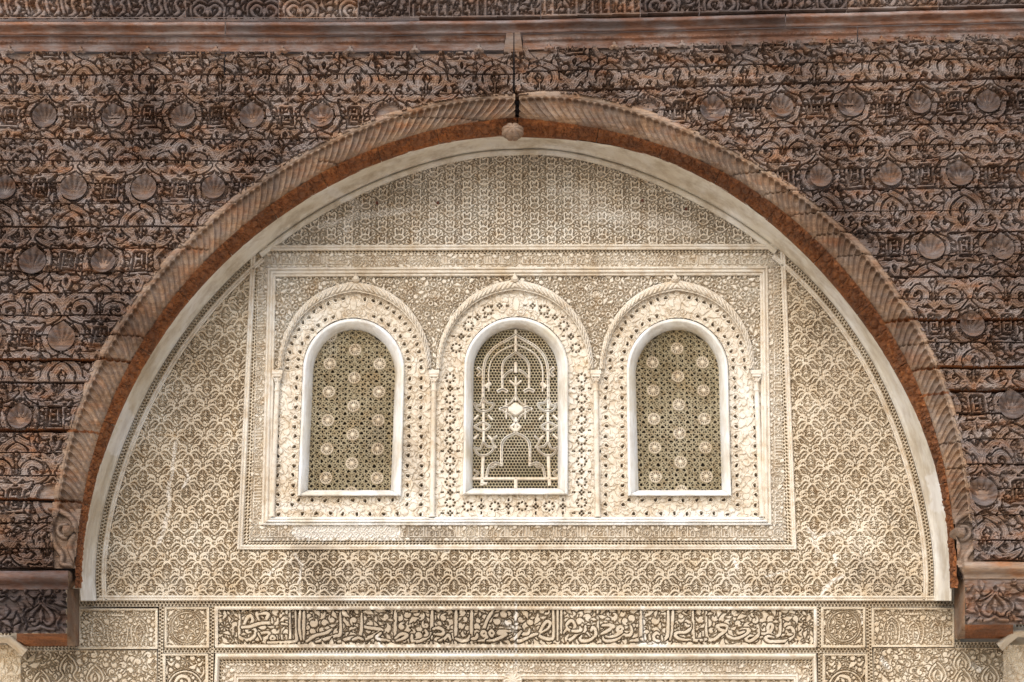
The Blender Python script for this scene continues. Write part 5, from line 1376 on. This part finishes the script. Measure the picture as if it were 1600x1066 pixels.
L(o1, [(502, 376), (600, 364), (612, 400), (552, 440), (562, 465), (640, 456), (740, 456), (818, 446), (830, 400), (825, 142)]); L(o1, [(502, 378), (532, 440)], 5)
for x in (690, 742, 788): L(o1, [(x, 398), (x + 6, 448)], 4.8)
L(o1, [(676, 425), (650, 402), (626, 425), (650, 448), (676, 428)], 4.6); L(o1, [(600, 470), (800, 468), (888, 450), (896, 400), (885, 142)], 5.4)
L(o1, [(742, 290), (745, 240), (770, 215), (804, 222)], 5); L(o1, [(742, 272), (800, 282)], 5); L(o1, [(975, 150), (970, 300), (968, 442)], 5.6); L(o1, [(935, 140), (925, 300), (942, 440)], 5)
L(o1, [(1000, 460), (1080, 402), (1200, 370), (1262, 330)]); L(o1, [(1100, 462), (1200, 432), (1300, 400), (1352, 372), (1350, 150)]); L(o1, [(1330, 460), (1460, 420), (1560, 390), (1572, 150)]); L(o1, [(1480, 440), (1540, 420), (1590, 440)], 5)
# lobed ends with small rosette fillings
for x0, x1, s in ((337, 366, -1), (1251, 1277, 1)):
    xm = 352 if s < 0 else 1262
    FI._apply((x0, -1012, x1, -948), lambda X, Y: np.where((X < 362) if s < 0 else (X > 1252), 6.0, FI.far), 0, None)
    msk = slice(0, int((364 - 337) * 3.2)) if s < 0 else slice(int((1252 - 337) * 3.2), None)
    FI.D[:, msk] = np.where(FI.D[:, msk] < 99, 6.0, 6.0); FI.L[:, msk] = 0.6
    for q in range(8):
        a = pi * q / 4; FI.stroke([(xm + 2 * cos(a), -980 + 2 * sin(a)), (xm + 6.5 * cos(a), -980 + 6.5 * sin(a))], [1.0, 3.2], smooth=False, lvl=0.6)
    for q in range(5):
        yy = 958 + q * 11; FI.stroke([(xm + s * -9, -yy + 5), (xm + s * -14, -yy), (xm + s * -9, -yy - 5)], 2.4, lvl=0.6)
FI.fill(rg, 0.8, 2.0, ['leaf'], 1500, lvl=1)
ti = panel('inscription_panel', 'long stucco panel of cursive Arabic lettering over deep-cut leaves, below the lunette', 'inscription', 336.5, 1275.5, 948.6, 1012.4, FI, 0.031, M_ST, None, 0.22, 0.9, 4.2)

def medallion(cx, cy, x0, x1, y0, y1, seed):
    F_ = Field(x0, -y1, x1 - x0, y1 - y0, 4, far=5); rg = random.Random(seed)
    F_.ring(cx, -cy, 23, 2.0); F_.ring(cx, -cy, 26.5, 1.6)
    for q in range(8):
        a = pi * q / 4
        F_.stroke([(cx + 5 * cos(a), -cy + 5 * sin(a)), (cx + 11 * cos(a + .25), -cy + 11 * sin(a + .25)), (cx + 20 * cos(a), -cy + 20 * sin(a))], [1, 3.4, 1.4], carve=.6)
        F_.stroke([(cx + 20 * cos(a), -cy + 20 * sin(a)), (cx + 13 * cos(a + pi / 8), -cy + 13 * sin(a + pi / 8)), (cx + 20 * cos(a + pi / 4), -cy + 20 * sin(a + pi / 4))], 2.0, carve=.5)
    F_.dot(cx, -cy, 3)
    for sx in (-1, 1):
        for sy in (-1, 1):
            F_.stroke([(cx + sx * 18, -cy + sy * 28), (cx + sx * 24, -cy + sy * 23), (cx + sx * 29, -cy + sy * 17)], [1.5, 5, 1.5]); F_.ring(cx + sx * 28.5, -cy + sy * 26, 2.8, 1.6)
    F_.fill(rg, 0.7, 1.2, ['dot', 'leaf'], 500); return F_
panel('medallion_panel', 'small square stucco panel with a round star medallion, left of the inscription', 'stucco panel', 257.3, 327, 949, 1012.3, medallion(292.5, 981, 257, 327, 949, 1013, 3), 0.016, M_ST, 'square medallion panels')
panel('medallion_panel', 'small square stucco panel with a round star medallion, right of the inscription', 'stucco panel', 1282.8, 1351.8, 949, 1012.3, medallion(1317, 979.5, 1282, 1352, 949, 1013, 4), 0.018, M_ST, 'square medallion panels')
def niche(x0, x1, y0, y1, seed):
    F_ = Field(x0, -y1, x1 - x0, y1 - y0, 4, far=5); rg = random.Random(seed); cx = (x0 + x1) / 2; F_.gain = 1.25
    for c, s in ((cx, 1.0), (cx - 34, .8), (cx + 34, .8)):
        F_.mir([(c, -y0 - 24), (c - 7 * s, -y0 - 31), (c - 9 * s, -y0 - 42), (c - 6 * s, -y0 - 52)], 2.2, ax=c)
        F_.mir([(c, -y0 - 15), (c - 12 * s, -y0 - 24), (c - 16 * s, -y0 - 38), (c - 13 * s, -y0 - 54)], 2.0, ax=c); F_.stroke([(c, -y0 - 32), (c, -y0 - 50)], [1, 4.5, 1], smooth=False)
    for x in np.arange(x0 + 8, x1 - 6, 7.5): F_.stroke([(x, -y0 - 8), (x + 2.5, -y0 - 12), (x + 5, -y0 - 8)], 1.6); F_.rect(x, -y1 + 5, x + 3.5, -y1 + 10)
    F_.rect(cx - 14, -y0 - 13, cx + 14, -y0 - 10)
    F_.arabesque(rg, 45, 11, 2.4, 0.7); F_.fill(rg, 0.7, 1.15, ['dot', 'leaf'], 900); return F_
panel('niche_panel', 'oblong stucco panel carved with tiny niches beside the left corbel', 'stucco panel', 122.5, 246.5, 951, 1014.5, niche(122, 247, 951, 1015, 5), 0.015, M_ST, 'oblong niche panels')
panel('niche_panel', 'oblong stucco panel carved with tiny niches beside the right corbel', 'stucco panel', 1361.8, 1491, 949.5, 1011.5, niche(1361, 1492, 949, 1012, 6), 0.015, M_ST, 'oblong niche panels')
def roundel(x0, x1, y0, y1, seed):
    F_ = Field(x0, -y1, x1 - x0, y1 - y0, 4, far=6); rg = random.Random(seed); cx = (x0 + x1) / 2
    F_.L[:] = 1
    for q in range(8): a = pi * q / 4; F_.stroke([(cx + 1.5 * cos(a), -1035 + 1.5 * sin(a)), (cx + 5.5 * cos(a), -1035 + 5.5 * sin(a))], [1, 2.8], smooth=False)
    F_.ring(cx, -1076, 26, 3.0); F_.ring(cx, -1076, 30, 1.6)
    for s in (-1, 1):
        F_.stroke([(cx + s * 16, -1034), (cx + s * 22, -1040), (cx + s * 28, -1034)], [2, 5, 2]); F_.stroke([(cx + s * 24, -1060), (cx + s * 29, -1052), (cx + s * 28, -1042)], [2, 4, 2]); F_.ring(cx + s * 28, -1029, 2.6, 1.5)
    F_.stroke([(cx - 18, -1070), (cx - 8, -1058), (cx + 4, -1060), (cx + 6, -1068), (cx - 4, -1072)], [4, 6, 6, 5, 4]); F_.stroke([(cx + 16, -1066), (cx + 18, -1078), (cx + 4, -1086)], 5); F_.stroke([(cx - 20, -1080), (cx - 6, -1084), (cx, -1100)], 5)
    F_.fill(rg, 0.8, 1.6, ['dot', 'leaf'], 200); return F_
panel('roundel_panel', 'square stucco panel with a deep lettered roundel at the bottom edge, left', 'stucco panel', 255.5, 325.5, 1021.5, 1086, roundel(255, 326, 1021, 1112, 7), 0.024, M_ST, 'roundel panels')
panel('roundel_panel', 'square stucco panel with a deep lettered roundel at the bottom edge, right', 'stucco panel', 1285, 1355, 1021.5, 1086, roundel(1285, 1355, 1021, 1112, 8), 0.024, M_ST, 'roundel panels')
def tree_field(x0, x1, seed, cs):
    F_ = Field(x0, -1115, x1 - x0, 104, 2.8, far=7); rg = random.Random(seed)
    F_.arabesque(rg, 620, 20, 4.2, 0.9)
    for c, y in cs:
        F_.mir([(c, -y), (c - 9, -y - 10), (c - 13, -y - 22), (c - 8, -y - 32), (c - 16, -y - 42)], 3.2, ax=c, carve=1.4); F_.mir([(c, -y - 10), (c - 6, -y - 18), (c - 5, -y - 28)], [2, 5, 2], ax=c, carve=1.0)
    F_.fill(rg, 0.8, 1.5, ['leaf'], 900); return F_
panel('arabesque_panel', 'cream stucco wall panel of scrolling leaves below the left corbel', 'stucco panel', 34, 247, 1016.5, 1086, tree_field(30, 250, 9, ((108, 1024), (150, 1040), (66, 1048))), 0.017, M_ST, 'arabesque panels', brd=1.5)
panel('arabesque_panel', 'cream stucco wall panel of scrolling leaves below the right corbel', 'stucco panel', 1363.5, 1584, 1012.8, 1086, tree_field(1360, 1588, 10, ((1502, 1018), (1464, 1036), (1546, 1040), (1504, 1046))), 0.018, M_ST, 'arabesque panels', brd=1.5)

# ------------------------------------------------------------------ top of the next frame below
lf = thing('lower_stucco_frame', 'pale moulded stucco frame with a low relief band along the bottom edge', 'stucco frame', (0, 0, zof(1066, 0)))
U0 = [(336.5, 1021), (1275.5, 1021), (1279, 1115), (332.5, 1115)]; U1 = [(343, 1030), (1269, 1030), (1272, 1115), (340, 1115)]; U2 = [(351, 1038.5), (1261, 1038.5), (1264, 1115), (348, 1115)]
U3 = [(366, 1054), (1247, 1054), (1250, 1115), (363, 1115)]; U4 = [(373, 1062), (1240, 1062), (1242, 1115), (371, 1115)]
def three(Qa, Qb, fn):
    fn(line(Qa[3], Qa[0], 30), line(Qb[3], Qb[0], 30)); fn(line(Qa[0], Qa[1], 80), line(Qb[0], Qb[1], 80)); fn(line(Qa[1], Qa[2], 30), line(Qb[1], Qb[2], 30))
three(U0, U1, lambda a, c: sweep('moulding', a, c, [(0, -0.012), (0, 0.012), (0.15, 0.024), (0.55, 0.026), (0.7, 0.018), (1.0, 0.008), (1.0, -0.016)], M_STW, lf, rough=0.0006))
three(U1, U2, lambda a, c: net('net_border', a, c, lf))
three(U3, U4, lambda a, c: sweep('moulding', a, c, PRM, M_STW, lf))
Fz = Field(340, -1116, 936, 84, 2.6, far=5); rg = random.Random(90)
kufic(Fz, 372, 1240, -1051.5, -1041.5, rg, lambda p: p)
Fz.arabesque(rg, 520, 13, 2.6, 0.7); Fz.fill(rg, 0.8, 1.5, ['leaf', 'dot'], 1800)
def hf(px, py, u, w): return prof(Fz.sample(px, -py) + 0.2 * vn(px, py, 3, 7), 0.4, 1.4, 0.25) * 0.014
relief('relief_band', 346, 1267, 1036.5, 1086, 1.0, hf, M_STW, lf, Y0=0.010, mask=lambda px, py: inpoly(px, py, [(349, 1037), (1263, 1037), (1266, 1116), (346, 1116)]) & ~inpoly(px, py, [(368, 1056), (1245, 1056), (1247, 1116), (365, 1116)]))
def hf2(px, py, u, w): return sebka_h(FA, 0.012, seed=500)(px, py, u, w)
relief('inner_field', 370, 1243, 1061, 1086, 1.1, hf2, M_ST, lf, Y0=0.016)
b = MB(); cx, _, cz = [float(v) for v in P(801, 1064, 0)]; n = 24
V = [(cx, -0.02, cz)] + [(cx + 0.030 * cos(2 * pi * q / n), -0.022 + 0.008 * (q % 2), cz + 0.030 * sin(2 * pi * q / n)) for q in range(n)] + [(cx + 0.040 * cos(2 * pi * q / n), -0.024, cz + 0.040 * sin(2 * pi * q / n)) for q in range(n)] + [(cx + 0.043 * cos(2 * pi * q / n), 0.01, cz + 0.043 * sin(2 * pi * q / n)) for q in range(n)]
b.add(V, [(0, 1 + q, 1 + (q + 1) % n) for q in range(n)] + [(1 + j * n + q, 1 + j * n + (q + 1) % n, 1 + (j + 1) * n + (q + 1) % n, 1 + (j + 1) * n + q) for j in range(2) for q in range(n)]); b.build('rosette', M_STW, lf)

# ------------------------------------------------------------------ plaster imposts that carry the corbels at the picture's edges
for right in (False, True):
    sg = -1 if right else 1
    f = (lambda x: 1600 - x) if right else (lambda x: x)
    dy = -9 if right else 0
    t = thing('plaster_impost', 'small moulded plaster impost under the %s corbel at the picture edge' % ('right' if right else 'left'), 'impost', tuple(float(v) for v in P(f(0), 1010 + dy, -0.1)), 'plaster imposts')
    oo = np.array([(f(-40), 993 + dy), (f(17), 993 + dy), (f(30), 1003 + dy), (f(44), 1014 + dy)], float); ii = np.array([(f(-40), 1004 + dy), (f(10), 1005 + dy), (f(24), 1016 + dy), (f(34), 1026 + dy)], float)
    sweep('cyma', resamp(oo, 4)[:28], resamp(ii, 4)[:28] if len(resamp(ii, 4)) >= 28 else resamp(ii, 4), [(0, -0.02), (0, 0.13), (0.15, 0.14), (0.5, 0.11), (0.8, 0.06), (1.0, 0.05), (1.0, -0.02)], M_STW, t) if len(resamp(oo, 4)) == len(resamp(ii, 4)) else sweep('cyma', np.stack([np.interp(np.linspace(0, 3, 40), range(4), oo[:, 0]), np.interp(np.linspace(0, 3, 40), range(4), oo[:, 1])], -1), np.stack([np.interp(np.linspace(0, 3, 40), range(4), ii[:, 0]), np.interp(np.linspace(0, 3, 40), range(4), ii[:, 1])], -1), [(0, -0.02), (0, 0.13), (0.15, 0.14), (0.5, 0.11), (0.8, 0.06), (1.0, 0.05), (1.0, -0.02)], M_STW, t)
    xa, xb = sorted((f(-40), f(33)))
    Fp = Field(xa, -1120, xb - xa, 120, 2.6, far=6); rg = random.Random(70 + right); Fp.arabesque(rg, 90, 16, 3.6, 0.9); Fp.fill(rg, .8, 1.4, ['leaf', 'dot'], 400)
    relief('carved_flank', xa, xb, 1008, 1086, 1.1, lambda px, py, u, w: prof(Fp.sample(px, -py), .7, 2, .3) * 0.009, M_ST, t, Y0=-0.004)
